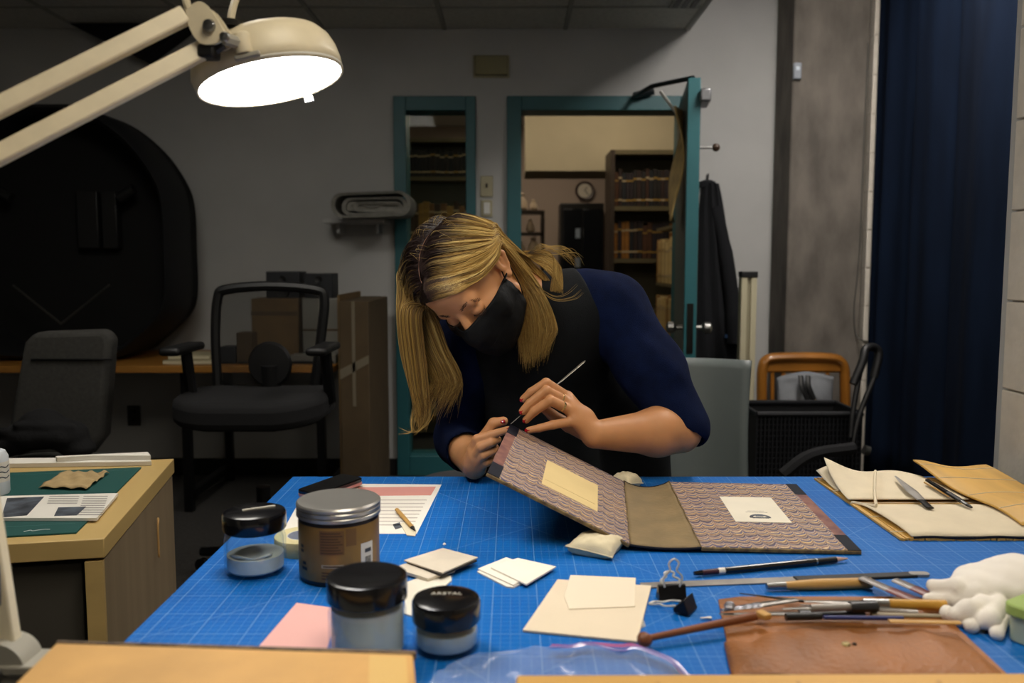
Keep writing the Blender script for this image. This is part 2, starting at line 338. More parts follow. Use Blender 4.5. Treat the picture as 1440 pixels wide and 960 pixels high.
# ================================================================ back room seen through the door and the sidelight
m_beige = M('beige_paint', '#b5a88c', .8, nz=(3, .05)); m_pink = M('grey_pink_paint', '#a59386', .8)
struct('floor_backroom', MB().span((-3, YW+.14, -.1), (4, 9.6, 0)), m_carpet)
struct('wall_far', MB().span((-3, 9.3, 0), (4, 9.4, 3)), m_pink)
struct('wall_far_left', MB().span((-3, YW+.14, 0), (-2.9, 9.3, 3)), m_pink); struct('wall_far_right', MB().span((3.9, YW+.14, 0), (4, 9.3, 3)), m_pink)
struct('ceiling_backroom', MB().span((-3, YW+.14, 2.7), (4, 9.4, 2.8)), m_tile)
struct('trim_4', MB().span((.1, 6.5, 1.93), (3.9, 7.1, 2.7)), m_beige, .005)
for nm, lab, a, b in (('ceiling_light', 'square glowing ceiling panel of the back room seen through the sidelight', (-.95, 6.0), (-.25, 6.6)), ('ceiling_light', 'glowing ceiling panel of the back room hidden above the doorway', (.2, 5.35), (1.2, 5.95)), ('ceiling_light', 'glowing ceiling panel of the far end of the back room', (-.2, 7.7), (.6, 8.4))):
    t = thing(nm, lab, 'light', ((a[0]+b[0])/2, (a[1]+b[1])/2, 2.7)); MB().span((a[0]-.02, a[1]-.02, 2.67), (b[0]+.02, b[1]+.02, 2.7)).build('frame', m_wm, t)
    MB().span((a[0], a[1], 2.66), (b[0], b[1], 2.672)).build('diffuser', M('warm_glow', (1, .86, .66, 1), emit=BACK_E), t)
m_shelfw = M('shelf_metal', '#5b5138', .5, nz=(8, .1)); m_shd = M('shelf_side', '#33271c', .5)
BOOKCOL = ['#2a1a14', '#1c1715', '#382014', '#241b1e', '#16181c', '#4a2c18']
def books(x0, x1, y, z, h, group, label, cols, facex=False, dep=.16, mn=.022, mx=.036):
    x = x0
    while x < x1-.02:
        wd = random.uniform(mn, mx); hh = h*random.uniform(.86, 1); i = random.randrange(len(cols)); mt = M('book_cloth_'+cols[i][1:], cols[i], .6, nz=(30, .15))
        t = thing('book', label, 'book', (x+wd/2, y+dep/2, z) if not facex else (y+dep/2, x+wd/2, z), 0, group)
        def sp(a, b): return MB().span(a, b) if not facex else MB().span((a[1], a[0], a[2]), (b[1], b[0], b[2]))
        sp((x, y, z), (x+wd, y+dep, z+hh)).build('cover', mt, t, bevel=.003)
        for bz in (.16, .74): sp((x-.0005, y-.002, z+hh*bz), (x+wd+.0005, y+.004, z+hh*(bz+.05))).build('spine_label', M('gilt', '#9b7a3c', .4, .4) if i % 2 else M('pale_label', '#a89472', .7), t)
        x += wd+.0015
# bookcase beyond the doorway
bc = thing('bookcase', 'tall metal bookcase of dark bound volumes beyond the open doorway', 'bookcase', (1.0, 6.2, 0))
MB().span((.69, 6.05, 0), (.72, 6.4, 2.03)).span((1.45, 6.05, 0), (1.48, 6.4, 2.03)).build('side_panel', m_shd, bc); MB().span((.69, 6.38, 0), (1.48, 6.4, 2.03)).build('back_panel', m_shelfw, bc)
for z in (.1, .52, .88, 1.245, 1.61, 2.0): MB().span((.72, 6.05, z), (1.45, 6.38, z+.03)).build('shelf', m_shelfw, bc)
books(.725, 1.3, 6.1, 1.64, .27, 'dark volumes on the upper shelf beyond the doorway', 'dark bound volume standing on the upper shelf of the bookcase beyond the doorway', BOOKCOL)
books(.725, 1.3, 6.1, 1.275, .27, 'dark volumes on the lower shelf beyond the doorway', 'dark bound volume standing on the lower shelf of the bookcase beyond the doorway', BOOKCOL+['#8a5a1e'])
# shelf of cream files right behind the door jamb, facing left
fc = thing('file_shelf', 'narrow shelf of cream files just inside the doorway behind the open door', 'shelf', (1.15, 5.5, 0))
MB().span((1.25, 5.15, 0), (1.27, 5.95, 1.9)).build('back_panel', m_shelfw, fc)
for z in (.35, .72, 1.09, 1.46): MB().span((1.0, 5.15, z), (1.25, 5.95, z+.02)).build('shelf', m_shelfw, fc)
for z in (.74, 1.11): books(5.2, 5.93, 1.0, z, .3, 'cream files behind the open door', 'cream file standing on the narrow shelf behind the open door', ['#b79b62', '#a58a56', '#c2ab78', '#8f6b3a'], True, .22, .04, .06)
# bookshelf seen through the sidelight
sb = thing('bookcase', 'metal bookcase seen through the teal framed sidelight', 'bookcase', (-.5, 6.0, 0))
MB().span((-1.1, 6.2, 0), (-.05, 6.22, 2.1)).build('back_panel', M('shelf_back', '#6b6758', .6), sb)
for x in (-1.1, -.06): MB().span((x, 5.95, 0), (x+.02, 6.22, 2.1)).build('side_panel', m_shd, sb)
for z in (.15, .55, .95, 1.38, 1.93-.12, 2.07): MB().span((-1.1, 5.95, z), (-.05, 6.2, z+.025)).build('shelf', m_shelfw, sb)
books(-.86, -.2, 5.98, 1.835, .2, 'black volumes on the top shelf behind the sidelight', 'black bound volume on the top shelf behind the teal sidelight', ['#14110f', '#1d1712', '#0f0f10'])
books(-.86, -.2, 5.98, 1.405, .27, 'worn volumes with pale labels behind the sidelight', 'worn volume with pale spine label on the middle shelf behind the teal sidelight', ['#6b4a22', '#8a6a30', '#7a2a20', '#9a8550', '#3b2a1a'], mn=.03, mx=.05)
books(-.86, -.2, 5.98, .975, .3, 'dark volumes low behind the sidelight', 'dark volume on the lower shelf behind the teal sidelight', ['#1c1a17', '#22201a'])
# clock, dark cabinet, small shelf at the far end
ck = thing('wall_clock', 'round wall clock on the far wall beyond the doorway', 'clock', W(822, 268, 9.28)-V(0, 0, .1)); c = W(822, 268, 9.27); RC = Rx(PI/2)
MB().lathe([(.075, -.01), (.1, -.015), (.1, .02), (.075, .012)], c, 24, RC, closed=True).build('rim', M('clock_rim', '#3a2a26', .4), ck); MB().lathe([(.001, 0), (.08, 0), (.08, .01)], c, 24, RC).build('dial', M('dial', '#c9bfae', .5), ck)
for a, l in ((.6, .05), (2.4, .065)): MB().tube([c-V(0, .016, 0), c+V(l*math.sin(a), -.016, l*math.cos(a))], .004, 6).build('hand', m_black, ck)
dk = thing('dark_cabinet', 'dark glazed cabinet standing against the far wall beyond the doorway', 'cabinet', (.7, 8.9, 0))
MB().span((.5, 8.9, 0), (.95, 9.28, 1.86)).build('body', M('near_black_wood', '#0f0d0c', .4), dk, bevel=.01)
MB().span((.53, 8.885, .15), (.72, 8.9, 1.8)).build('door', M('dark_glass', '#15171a', .08), dk, bevel=.004); MB().span((.73, 8.885, .15), (.92, 8.9, 1.8)).build('door', M('dark_glass'), dk, bevel=.004)
for z in (1.25, 1.55): MB().box((.68, 8.88, z), (.05, .01, .1)).build('notice', M('pale_notice', '#7d8894', .5), dk)
struct('trim_5', MB().span((.98, 8.0, 0), (1.12, 8.1, 2.7)), m_shd)
ls = thing('wall_shelf', 'dark open shelf with pale ornaments at the left of the doorway view', 'shelf', (.15, 8.0, 0))
for x in (-.1, .27): MB().span((x, 7.9, 0), (x+.03, 8.2, 1.72)).build('side_panel', m_shd, ls)
for z in (.9, 1.28, 1.5, 1.7): MB().span((-.1, 7.9, z), (.3, 8.2, z+.025)).build('shelf', m_shd, ls)
for x, z, s in ((.09, 1.725, .09), (.2, 1.725, .06), (.17, 1.525, .07), (.2, 1.305, .1), (.08, 1.305, .08)):
    one('ornament', MB().lathe([(.02, 0), (s*.6, .02), (s*.5, s), (s*.2, s*1.5), (s*.3, s*1.7), (.005, s*1.8)], (x, 8.0, z), 14), M('pale_ceramic', '#b9a58c', .5), 'pale ornament on the dark open shelf beyond the doorway', 'ornament', 'ornaments on the dark open shelf')
# ================================================================ left background
m_hw = M('honey_wood', '#9a6a2c', .45, nz=(6, .15), stretch=(.3, 4, 4)); m_bm = M('black_metal', '#111112', .4, .4)
dk = thing('back_desk', 'long honey wood desk on black legs along the back wall', 'desk', (-2, 4.5, 0))
MB().span((-3.6, 4.12, .71), (-.87, 4.9, .745)).build('desk_top', m_hw, dk, bevel=.004)
for x in (-3.3, -1.62, -.95):
    for y in (4.2, 4.82): MB().span((x-.02, y-.02, 0), (x+.02, y+.02, .71)).build('leg', m_bm, dk)
    MB().span((x-.02, 4.2, .06), (x+.02, 4.82, .1)).build('foot_rail', m_bm, dk)
# black hood standing on the desk
hb = thing('photo_hood', 'large black rounded open hood standing on the back desk', 'hood', (-2.33, 4.45, .745))
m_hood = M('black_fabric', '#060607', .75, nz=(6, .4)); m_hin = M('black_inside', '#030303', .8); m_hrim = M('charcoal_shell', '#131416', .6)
half = [(0, 2.03), (.16, 2.025), (.31, 1.96), (.45, 1.84), (.55, 1.7), (.6, 1.56), (.605, 1.3), (.6, 1.06), (.55, .95), (.42, .83), (.3, .76), (.0, .748)]
sm = [p for p in cr([(a, 0, b) for a, b in half], 4)]
out = [(-2.33+p.x, p.z) for p in sm] + [(-2.33-p.x, p.z) for p in sm[-2:0:-1]]; n = len(out); cz = 1.38
def loop(s, y): return [(-2.33+(x+2.33)*s, y, cz+(z-cz)*s) for x, z in out]
rings = [loop(.93, 4.62), loop(.93, 4.34), loop(.965, 4.3), loop(1, 4.34), loop(1, 4.68)]
m = MB(); m.add(sum(rings, []), [(r*n+i, r*n+(i+1) % n, (r+1)*n+(i+1) % n, (r+1)*n+i) for r in range(4) for i in range(n)]); m.build('shell', m_hrim, hb)
MB().prism(out, 4.62, 4.7, lambda x, z, y: (x, y, z)).build('back_panel', m_hin, hb)
MB().span((-2.3, 4.55, 1.32), (-2.19, 4.62, 1.62)).span((-2.17, 4.55, 1.32), (-2.09, 4.62, 1.62)).build('inner_panel', M('dark_panel', '#141414', .5), hb, bevel=.005)
for s in (-1, 1):
    MB().tube([(-2.33, 4.4, .93), (-2.33+s*.25, 4.42, 1.13)], .006, 8).build('rod', M('dull_rod', '#5c5c58', .35, .8), hb)
    MB().tube([(-2.33+s*.28, 4.5, 1.58), (-2.33+s*.36, 4.5, 1.63)], .028, 12).build('lamp_can', M('lamp_can', '#1c1c1c', .3), hb)
# black wedge under the ceiling, standing for a dark patch of unknown cause
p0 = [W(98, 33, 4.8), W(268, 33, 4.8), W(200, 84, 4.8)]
one('dark_wedge', MB().add([p for p in p0]+[p+V(0, .12, 0) for p in p0], [(0, 1, 2), (5, 4, 3), (0, 3, 4, 1), (1, 4, 5, 2), (2, 5, 3, 0)]), m_hin, 'black triangular wedge under the ceiling behind the lamp arm', 'panel')
# things on the back desk
def boxthing(name, label, cat, px0, py0, px1, py1, Y, d, mat, part='flap', pm=None, group=None):
    a, b = W(px0, py1, Y), W(px1, py0, Y); t = thing(name, label, cat, ((a.x+b.x)/2, Y+d/2, a.z), 0, group)
    MB().span(a, (b.x, Y+d, b.z)).build('body', mat, t, bevel=.004); return t, a, b
m_card = M('cardboard', '#5f4b2d', .8, nz=(9, .12)); m_cardd = M('cardboard_dark', '#483a25', .8, nz=(9, .12)); m_grb = M('graphite_plastic', '#1f2125', .5)
def dbox(name, label, cat, px0, px1, zt, zb, Y, d, mat):
    a, b = W(px0, 400, Y), W(px1, 400, Y); t = thing(name, label, cat, ((a.x+b.x)/2, Y+d/2, zb)); MB().span((a.x, Y, zb), (b.x, Y+d, zt)).build('body', mat, t, bevel=.004); return t, a.x, b.x
t, a, b = dbox('carton', 'brown cardboard carton on the back desk behind the mesh chair', 'box', 352, 418, 1.065, .745, 4.3, .3, m_card); MB().span((a, 4.296, .98), (b, 4.3, 1.0)).build('tape', m_cardd, t)
t, a, b = dbox('carton', 'pale grey carton on the back desk below the second black speaker', 'box', 424, 478, 1.065, .745, 4.32, .3, M('pale_carton', '#77756e', .8)); MB().span((a, 4.316, .9), (b, 4.32, .91)).build('tape', m_cardd, t)
for lab, x0, x1, zt in (('small black desktop speaker on top of the brown carton', 374, 421, 1.2), ('small black desktop speaker on top of the pale grey carton', 428, 467, 1.19)):
    t, a, b = dbox('desktop_speaker', lab, 'speaker', x0, x1, zt, 1.065, 4.36, .16, m_grb)
    for z, r in ((1.1, .035), (1.16, .02)): MB().lathe([(r, 0), (r*.9, .006), (r*.4, .003)], ((a+b)/2, 4.358, z), 14, Rx(PI/2)).build('driver', m_black, t)
for lab, x0, x1, z0, z1, Y in (('cream paperback lying on the back desk, topmost of its pair', 232, 292, .768, .79, 4.18), ('thick pale book lying under the cream paperback on the back desk', 224, 300, .745, .768, 4.16)):
    t, a, b = dbox('paperback', lab, 'book', x0, x1, z1, z0, Y, .2, M('cream_cover', '#a09678', .7)); MB().span((a+.004, Y-.001, z0+.004), (b-.004, Y+.19, z1-.004)).build('pages', M('pages', '#c6bd9f', .9), t)
for i, (x0, x1) in enumerate(((306, 328), (330, 352), (405, 470))):
    t, a, b = dbox('file_tray', ('low dark tray beside the cream paperback on the back desk', 'dark folder next to the brown carton on the back desk', 'grey paper stack in front of the pale carton on the back desk')[i], ('tray', 'folder', 'papers')[i], x0, x1, (.83, .9, .79)[i], .745, 4.2, .09, (m_grb, m_cardd, M('grey_papers', '#6d6b64', .8))[i]); MB().span((a+.01, 4.195, .75), (b-.01, 4.2, .76)).build('edge', m_black, t)
cb = thing('cardboard_box', 'tall flat brown cardboard box standing beside the back desk', 'box', (-.81, 4.3, 0))
a, b = W(476, 400, 4.1), W(517, 400, 4.1)
MB().span((a.x, 4.1, .0), (b.x, 4.75, 1.06)).build('body', m_cardd, cb, bevel=.004); MB().span((a.x-.012, 4.12, 0), (a.x, 4.7, 1.09)).build('flap', m_card, cb)
MB().span((a.x+.06, 4.096, .55), (a.x+.075, 4.1, 1.06)).build('tape', M('tape', '#6d6555', .4), cb); MB().prism([(a.x, .68), (b.x, .76), (b.x, .8), (a.x, .73)], 4.096, 4.1, lambda x, z, y: (x, y, z)).build('tape', M('tape'), cb)
# folded blanket on a white wall shelf
sh = thing('wall_ledge', 'narrow white ledge on the wall carrying the folded blanket', 'shelf', (-.8, 4.85, 1.47)); MB().span((-1.04, 4.72, 1.462), (-.7, YW, 1.485)).build('board', m_wall, sh, bevel=.003)
for x in (-.98, -.76): MB().span((x, 4.8, 1.41), (x+.015, YW, 1.465)).build('bracket', m_wall, sh)
bl = thing('folded_blanket', 'grey folded and rolled blanket lying on the white wall ledge', 'blanket', (-.8, 4.75, 1.485)); m_bl = M('grey_felt', '#84827b', .95, nz=(30, .15), bump=(200, .5))
a = W(467, 293, 4.6); b = W(578, 293, 4.6); cx, hw = (a.x+b.x)/2, (b.x-a.x)/2
for k, (sw, hz, r) in enumerate(((1, 0.066, .0), (.82, .046, .0), (.62, .026, .0))):
    m = MB(); pr = rrect(2*hw*sw, hz*2, min(hz*.95, .06), 6)
    fn = lambda x, z, y, q=k: (cx+x+(.02*q), y, 1.553-.008*q+z+.006*math.sin(14*x+q))
    inn = [(x*(1-.02/hw/sw), z*(1-.012/hz)) for x, z in pr]; nn = len(pr)
    vs = [fn(x, z, y) for y, L in ((4.58, inn), (4.57, pr), (4.86, pr), (4.86, inn)) for x, z in L]
    m.add(vs, [(r*nn+i, r*nn+(i+1) % nn, ((r+1) % 4)*nn+(i+1) % nn, ((r+1) % 4)*nn+i) for r in range(4) for i in range(nn)]); m.build('fold', m_bl, bl)
MB().prism(rrect(hw*1.5, .05, .024), 4.6, 4.86, lambda x, z, y: (cx+x, y, 1.545+z)).build('core_fold', m_bl, bl)
MB().grid(lambda u, v: (cx+(u-.5)*hw*1.0, 4.59+.2*v, 1.548+.008*math.sin(9*u)), 10, 4).build('inner_fold', m_bl, bl, solid=.014)
# ---------------- office chairs
def star_base(t, x, y, n=5, r=.3, a0=.3):
    MB().lathe([(.03, .06), (.045, .07), (.03, .14), (.028, .38)], (x, y, 0), 14).build('gas_column', m_bm, t)
    for k in range(n):
        a = a0+2*PI*k/n; e = V(x+r*math.cos(a), y+r*math.sin(a), .085)
        l = MB().tube([V(x, y, .12), e], [.026, .018], 8).build('base_arm', m_bm, t)
        MB().lathe([(.005, -.012), (.028, -.012), (.028, .012), (.005, .012)], e+V(0, 0, -.055), 12, Rx(PI/2) @ Ry(a)).build('caster', m_black, l)
t = thing('mesh_office_chair', 'black mesh back office chair with armrests in front of the back desk', 'chair', (-1.02, 3.3, 0)); YB = 3.42
m_mesh = M('black_mesh', '#101010', .8)
P = [W(*p, YB) for p in ((306, 545), (303, 470), (306, 420), (318, 407), (380, 402), (444, 407), (456, 420), (452, 470), (442, 545))]
MB().tube(cr(P, 6), .02, 8).build('back_frame', m_black, t)
a, b = W(312, 540, YB), W(447, 410, YB)
mm = MB()
for i in range(60): x = a.x+(b.x-a.x)*(i+.5)/60; mm.box((x, YB+.005, (a.z+b.z)/2), (.0014, .0014, b.z-a.z))
for i in range(60): z = a.z+(b.z-a.z)*(i+.5)/60; mm.box(((a.x+b.x)/2, YB+.007, z), (b.x-a.x, .0014, .0014))
tag(mm.build('mesh_back', m_mesh, t, smooth=False), kind='stuff')
c = W(380, 512, YB-.03); MB().lathe([(.01, -.02), (.08, -.015), (.088, 0), (.08, .015), (.01, .02)], c, 24, Rx(PI/2), sy=1.05).build('lumbar_pad', m_black, t)
MB().tube([c, c+V(0, .03, -.2)], .04, 10).build('back_post', m_black, t)
c = W(362, 574, 3.2); MB().prism(rrect(.58, .5, .16, 6), -.05, .05, lambda x, y, z: (c.x+x*(1-abs(z)), 3.2+y, c.z+z+.02*(x/.3)**2)).build('seat', M('chair_fabric', '#0e0e10', .9), t, bevel=.03, seg=3)
for px in (257, 455):
    q = W(px, 490, 3.15); MB().box(q, (.075, .27, .03)).build('arm_pad', m_black, t, bevel=.012)
    MB().tube([q+V(0, .03, -.01), q+V(.01, .05, -.2), V(c.x+(q.x-c.x)*.7, 3.22, c.z-.03)], [.022, .024, .02], 8).build('arm_post', m_bm, t)
star_base(t, c.x, 3.25)
t = thing('fabric_office_chair', 'dark grey upholstered office chair beside the birch cabinet', 'chair', (-1.75, 3.1, 0)); m_gf = M('grey_upholstery', '#3a3936', .95, nz=(80, .15), bump=(400, .3))
P = [W(*p, 3.15) for p in ((54, 466), (150, 463), (161, 476), (150, 612), (128, 640), (26, 640), (18, 600), (40, 480))]
m = MB(); n = len(P); vs = [p+V(0, d, 0) for d in (-.035, .05) for p in P]
m.add(vs, [tuple(range(n-1, -1, -1)), tuple(range(n, 2*n))]+[(i, (i+1) % n, n+(i+1) % n, n+i) for i in range(n)]); m.build('backrest', m_gf, t, bevel=.025, seg=3)
a, b = W(44, 505, 3.11), W(158, 505, 3.11); MB().tube([a, b], .004, 6).build('seam', m_black, t)
c = W(85, 655, 2.95); MB().prism(rrect(.46, .42, .1, 5), -.045, .045, lambda x, y, z: (c.x+x, 2.92+y, c.z+z-.03)).build('seat', m_gf, t, bevel=.025, seg=3); MB().tube([(c.x, 3.1, c.z-.06), (c.x, 3.2, c.z+.1)], .03, 8).build('back_post', m_bm, t); star_base(t, c.x, 2.95)
s = SDF(); q = W(60, 610, 2.95)
for dx, dz, r in ((-.12, -.03, .06), (-.03, 0, .07), (.07, .0, .065), (.0, .05, .05), (.12, -.05, .045), (-.18, -.05, .05)): s.ell((q.x+dx, q.y+.02*dx, q.z+dz), (r*1.3, r*1.2, r*.8), k=.03)
s.cone((q.x-.1, q.y-.06, q.z+.02), (q.x+.1, q.y-.05, q.z-.01), .016, .02, k=.01); s.cone((q.x-.05, q.y-.07, q.z+.045), (q.x+.12, q.y-.04, q.z+.03), .012, .016, k=.01)
p, f = s.mesh((q.x-.3, q.y-.2, q.z-.15), (q.x+.3, q.y+.2, q.z+.15), .008); p[:, 2] = np.maximum(p[:, 2], c.z+.012)
tag(npmesh('folded_jacket', p, f, M('black_cloth', '#0b0b0d', .9, bump=(60, .6))), 'crumpled black jacket lying on the grey upholstered chair', 'jacket')
# ================================================================ right background
co = thing('coat', 'long black coat hanging on a wall hook behind the open door', 'coat', (1.13, 4.7, .4)); m_coat = M('black_wool', '#0b0d12', .95, bump=(200, .3))
def coat(u, v):
    z = .35+1.33*v; wd = .045+.125*(1-v)**.75; a = 2*PI*u
    x = 1.165-.07*v+wd*math.cos(a)*(1+.05*math.sin(5*a+3*v)); y = 4.78+(.075-.03*v)*math.sin(a)*(1+.25*math.sin(9*a+4*v))
    return (x, y, z)
MB().grid(coat, 60, 24).build('body', m_coat, co); MB().lathe([(.05, 0), (.045, .03), (.02, .04)], (1.08, 4.78, 1.66), 14, sy=.8).build('collar', m_coat, co)
MB().tube(cr([(1.12, 4.74, 1.55), (1.175, 4.72, 1.3), (1.22, 4.71, 1.0), (1.23, 4.7, .8)], 5), [.035]*5+[.04]*6+[.045]*5, 12).build('sleeve', m_coat, co)
MB().box((1.2, 4.7, .84), (.05, .03, .02)).build('pocket_edge', M('blue_edge', '#1d3a5c', .7), co)
one('coat_hook', MB().tube([(1.08, YW, 1.69), (1.08, 4.80, 1.69), (1.08, 4.77, 1.73)], .008, 8), m_st, 'metal wall hook that holds the black coat', 'hook')
# upright pole light in a cream housing
tl = thing('tube_light', 'tall narrow cream tube light standing by the concrete column', 'lamp', (1.4, 4.35, 0)); a = W(1043, 400, 4.35); b = W(1065, 400, 4.35)
m_cream = M('cream_plastic', '#b2ab90', .5)
MB().span((a.x, 4.35, .02), (a.x+.03, 4.41, 1.18)).build('side_rail', m_cream, tl, bevel=.004); MB().span((b.x-.03, 4.35, .02), (b.x, 4.41, 1.18)).build('side_rail', m_cream, tl, bevel=.004)
MB().span((a.x+.03, 4.365, .02), (b.x-.03, 4.4, 1.18)).build('diffuser', M('cream_dark', '#8f8870', .4), tl)
MB().span((a.x-.002, 4.345, 1.17), (b.x+.002, 4.415, 1.2)).build('end_cap', m_black, tl, bevel=.004); MB().span((a.x-.002, 4.345, 0), (b.x+.002, 4.415, .03)).build('end_cap', m_black, tl, bevel=.004)
# wooden chair
wc = thing('wooden_chair', 'golden oak slat back chair in front of the concrete column', 'chair', (1.4, 4.1, 0)); Yc = 4.32; m_oak = M('golden_oak', '#8d5a1e', .35, nz=(6, .2), stretch=(1, 1, .3), coat=.3)
P = [W(*p, Yc) for p in ((1070, 640), (1071, 560), (1072, 520), (1078, 506), (1092, 503), (1128, 502), (1165, 503), (1180, 507), (1187, 520), (1188, 560), (1189, 640))]
MB().tube(cr(P, 5), .034, 12, flat=.75).build('back_frame', m_oak, wc)
a, b = W(1075, 512, Yc), W(1184, 512, Yc); MB().box(((a.x+b.x)/2, Yc, a.z), ((b.x-a.x), .03, .085)).build('top_rail', m_oak, wc, bevel=.012)
for k in range(6): p, q = W(1086+15.5*k, 520, Yc), W(1086+15.5*k, 640, Yc); MB().tube([p, q], .011, 8).build('slat', m_oak, wc)
zc = .46; MB().prism(rrect(.34, .3, .06), zc-.02, zc+.02, lambda x, y, z: ((a.x+b.x)/2+x, Yc-.14+y, z)).build('seat', m_oak, wc, bevel=.01)
for dx in (-.16, .16):
    for dy in (-.25, .0): MB().tube([((a.x+b.x)/2+dx*(.8 if dy else 1), Yc+dy, zc), ((a.x+b.x)/2+dx*(.8 if dy else 1.1), Yc+dy*1.05, 0)], [.02, .016], 8).build('leg', m_oak, wc)
# grey tote bag in front of the slats
tb = thing('tote_bag', 'grey fabric tote bag with black straps leaning on the oak chair back', 'bag', W(1132, 600, 4.17)); m_gb = M('grey_nylon', '#6f7276', .8, nz=(12, .1), bump=(30, .5))
a, b = W(1092, 640, 4.16), W(1172, 529, 4.16); a.z = zc+.028
def bag(u, v): 
    x = a.x+(b.x-a.x)*u; z = a.z+(b.z-a.z)*v; return (x, 4.16-.05*math.sin(PI*u)*math.sin(PI*min(1, v+.1))-.012*math.sin(9*u+4*v), z-.01*math.cos(5*u))
MB().grid(bag, 16, 12).build('front', m_gb, tb, solid=.01); MB().grid(lambda u, v: V(*bag(u, v))+V(0, .1*math.sin(PI*u)+.01, 0), 12, 8).build('back', m_gb, tb, solid=.01)
for x0, x1, y1, mt in ((1126, 1138, 566, m_black), (1136, 1152, 578, m_black)):
    MB().tube(cr([W(x0, 528, 4.12), W(x0+2, 545, 4.09), W(x1, y1, 4.08)], 5), .012, 8, flat=.35).build('strap', mt, tb)
MB().tube(cr([W(1146, 562, 4.08), W(1156, 578, 4.08), W(1162, 584, 4.09)], 4), .012, 8, flat=.35).build('strap', M('tan_strap', '#8f7b60', .7), tb)
# black folding cart / stroller with mesh basket
bk = thing('folding_cart', 'black folding cart with a mesh basket and looped push handle', 'cart', (1.45, 3.6, 0)); Yk = 3.52
a, b = W(1063, 655, Yk), W(1212, 582, Yk); zb = .12
m_ba = M('basket_black', '#0d0f14', .55)
MB().span((a.x, Yk+.3, zb), (b.x, Yk+.31, b.z)).build('rear_panel', M('cart_cloth', '#0a0b0e', .9), bk); MB().span((a.x, Yk+.012, zb), (b.x, Yk+.016, b.z)).build('lining', M('cart_cloth'), bk); MB().span((a.x, Yk, zb), (b.x, Yk+.3, zb+.012)).build('floor_panel', M('cart_cloth'), bk)
MB().tube([(a.x, Yk, b.z), (b.x, Yk, b.z), (b.x, Yk+.3, b.z), (a.x, Yk+.3, b.z), (a.x, Yk, b.z)], .011, 8).build('rim', m_ba, bk)
n = 26
for side in range(1):
    mm = MB()
    for i in range(n+1): x = a.x+(b.x-a.x)*i/n; mm.box((x, Yk, (zb+b.z)/2), (.006, .006, b.z-zb))
    for j in range(22): z = zb+(b.z-zb)*j/21; mm.box(((a.x+b.x)/2, Yk+.003, z), (b.x-a.x, .005, .006))
    tag(mm.build('mesh_front', m_ba, bk, smooth=False), kind='stuff')
for x in (a.x, b.x): MB().box((x, Yk+.15, (zb+b.z)/2), (.008, .3, b.z-zb)).build('side_panel', M('cart_cloth'), bk)
hd = cr([W(1196, 615, 3.4), W(1200, 575, 3.42), W(1212, 510, 3.46), W(1217, 491, 3.48), W(1228, 488, 3.5), W(1236, 496, 3.5), W(1231, 525, 3.48), W(1208, 585, 3.44), W(1196, 640, 3.4)], 6)
MB().tube(hd, .011, 8).build('push_handle', m_black, bk); MB().tube(cr([W(1200, 540, 3.44), W(1213, 508, 3.46), W(1217, 491, 3.48), W(1228, 488, 3.5), W(1236, 497, 3.5), W(1229, 530, 3.48)], 5), .017, 10).build('grip', m_black, bk)
MB().tube([W(1215, 632, 3.4), W(1222, 634, 3.4)], .02, 12).build('hinge', M('dull_rod', '#5c5c58', .35, .8), bk)
MB().tube(cr([W(1100, 668, 3.3), W(1140, 640, 3.32), W(1200, 630, 3.38)], 5), .025, 8).build('folded_frame', M('cart_cloth'), bk)
for x in (a.x+.05, b.x-.05):
    for y in (Yk+.03, Yk+.28): MB().lathe([(.01, -.012), (.055, -.014), (.06, 0), (.055, .014), (.01, .012)], (x, y, .06), 16, Ry(PI/2)).build('wheel', m_black, bk)
# grey plastic stacking chair behind the woman
gc = thing('plastic_chair', 'grey plastic shell chair with curved back behind the woman', 'chair', (.45, 2.72, 0)); m_gp2 = M('grey_shell', '#525958', .45, nz=(5, .05)); Yg = 3.08
tr = W(1047, 503, Yg); wtop = .46
def shell(u, v):
    s_ = u-.5; z = .44+(tr.z-.44)*v; wd = wtop*(.86+.14*v**2); return (tr.x-wtop/2+s_*wd*1.0, Yg-.12+.12*v+.09*(2*s_)**2*-1, z)
MB().grid(shell, 16, 14).build('backrest', m_gp2, gc, solid=.012)
MB().prism(rrect(.46, .44, .08), .43, .455, lambda x, y, z: (tr.x-wtop/2+x, Yg-.34+y, z-.01*math.cos(3*x))).build('seat', m_gp2, gc, bevel=.01)
for dx in (-.19, .19):
    for dy in (-.52, -.12): MB().tube([(tr.x-wtop/2+dx, Yg+dy, .43), (tr.x-wtop/2+dx*1.15, Yg+dy*1.02, 0)], .013, 8).build('leg', M('steel'), gc)
# padded stool at her other side
st = thing('padded_stool', 'dark grey padded round stool behind the blue bench', 'stool', (-.15, 2.79, 0)); m_ds = M('charcoal_pad', '#2b2d31', .8)
MB().lathe([(.02, .465), (.16, .47), (.175, .495), (.16, .52), (.08, .537), (.005, .54)], (-.15, 2.79, 0), 28).build('seat', m_ds, st); MB().lathe([(.03, .1), (.03, .466)], (-.15, 2.79, 0), 12).build('column', m_bm, st)
for k in range(5): q = V(-.15+.24*math.cos(k*1.2566), 2.79+.24*math.sin(k*1.2566), .03); MB().tube([(-.15, 2.79, .12), q], [.025, .018], 8).build('base_arm', m_bm, st)
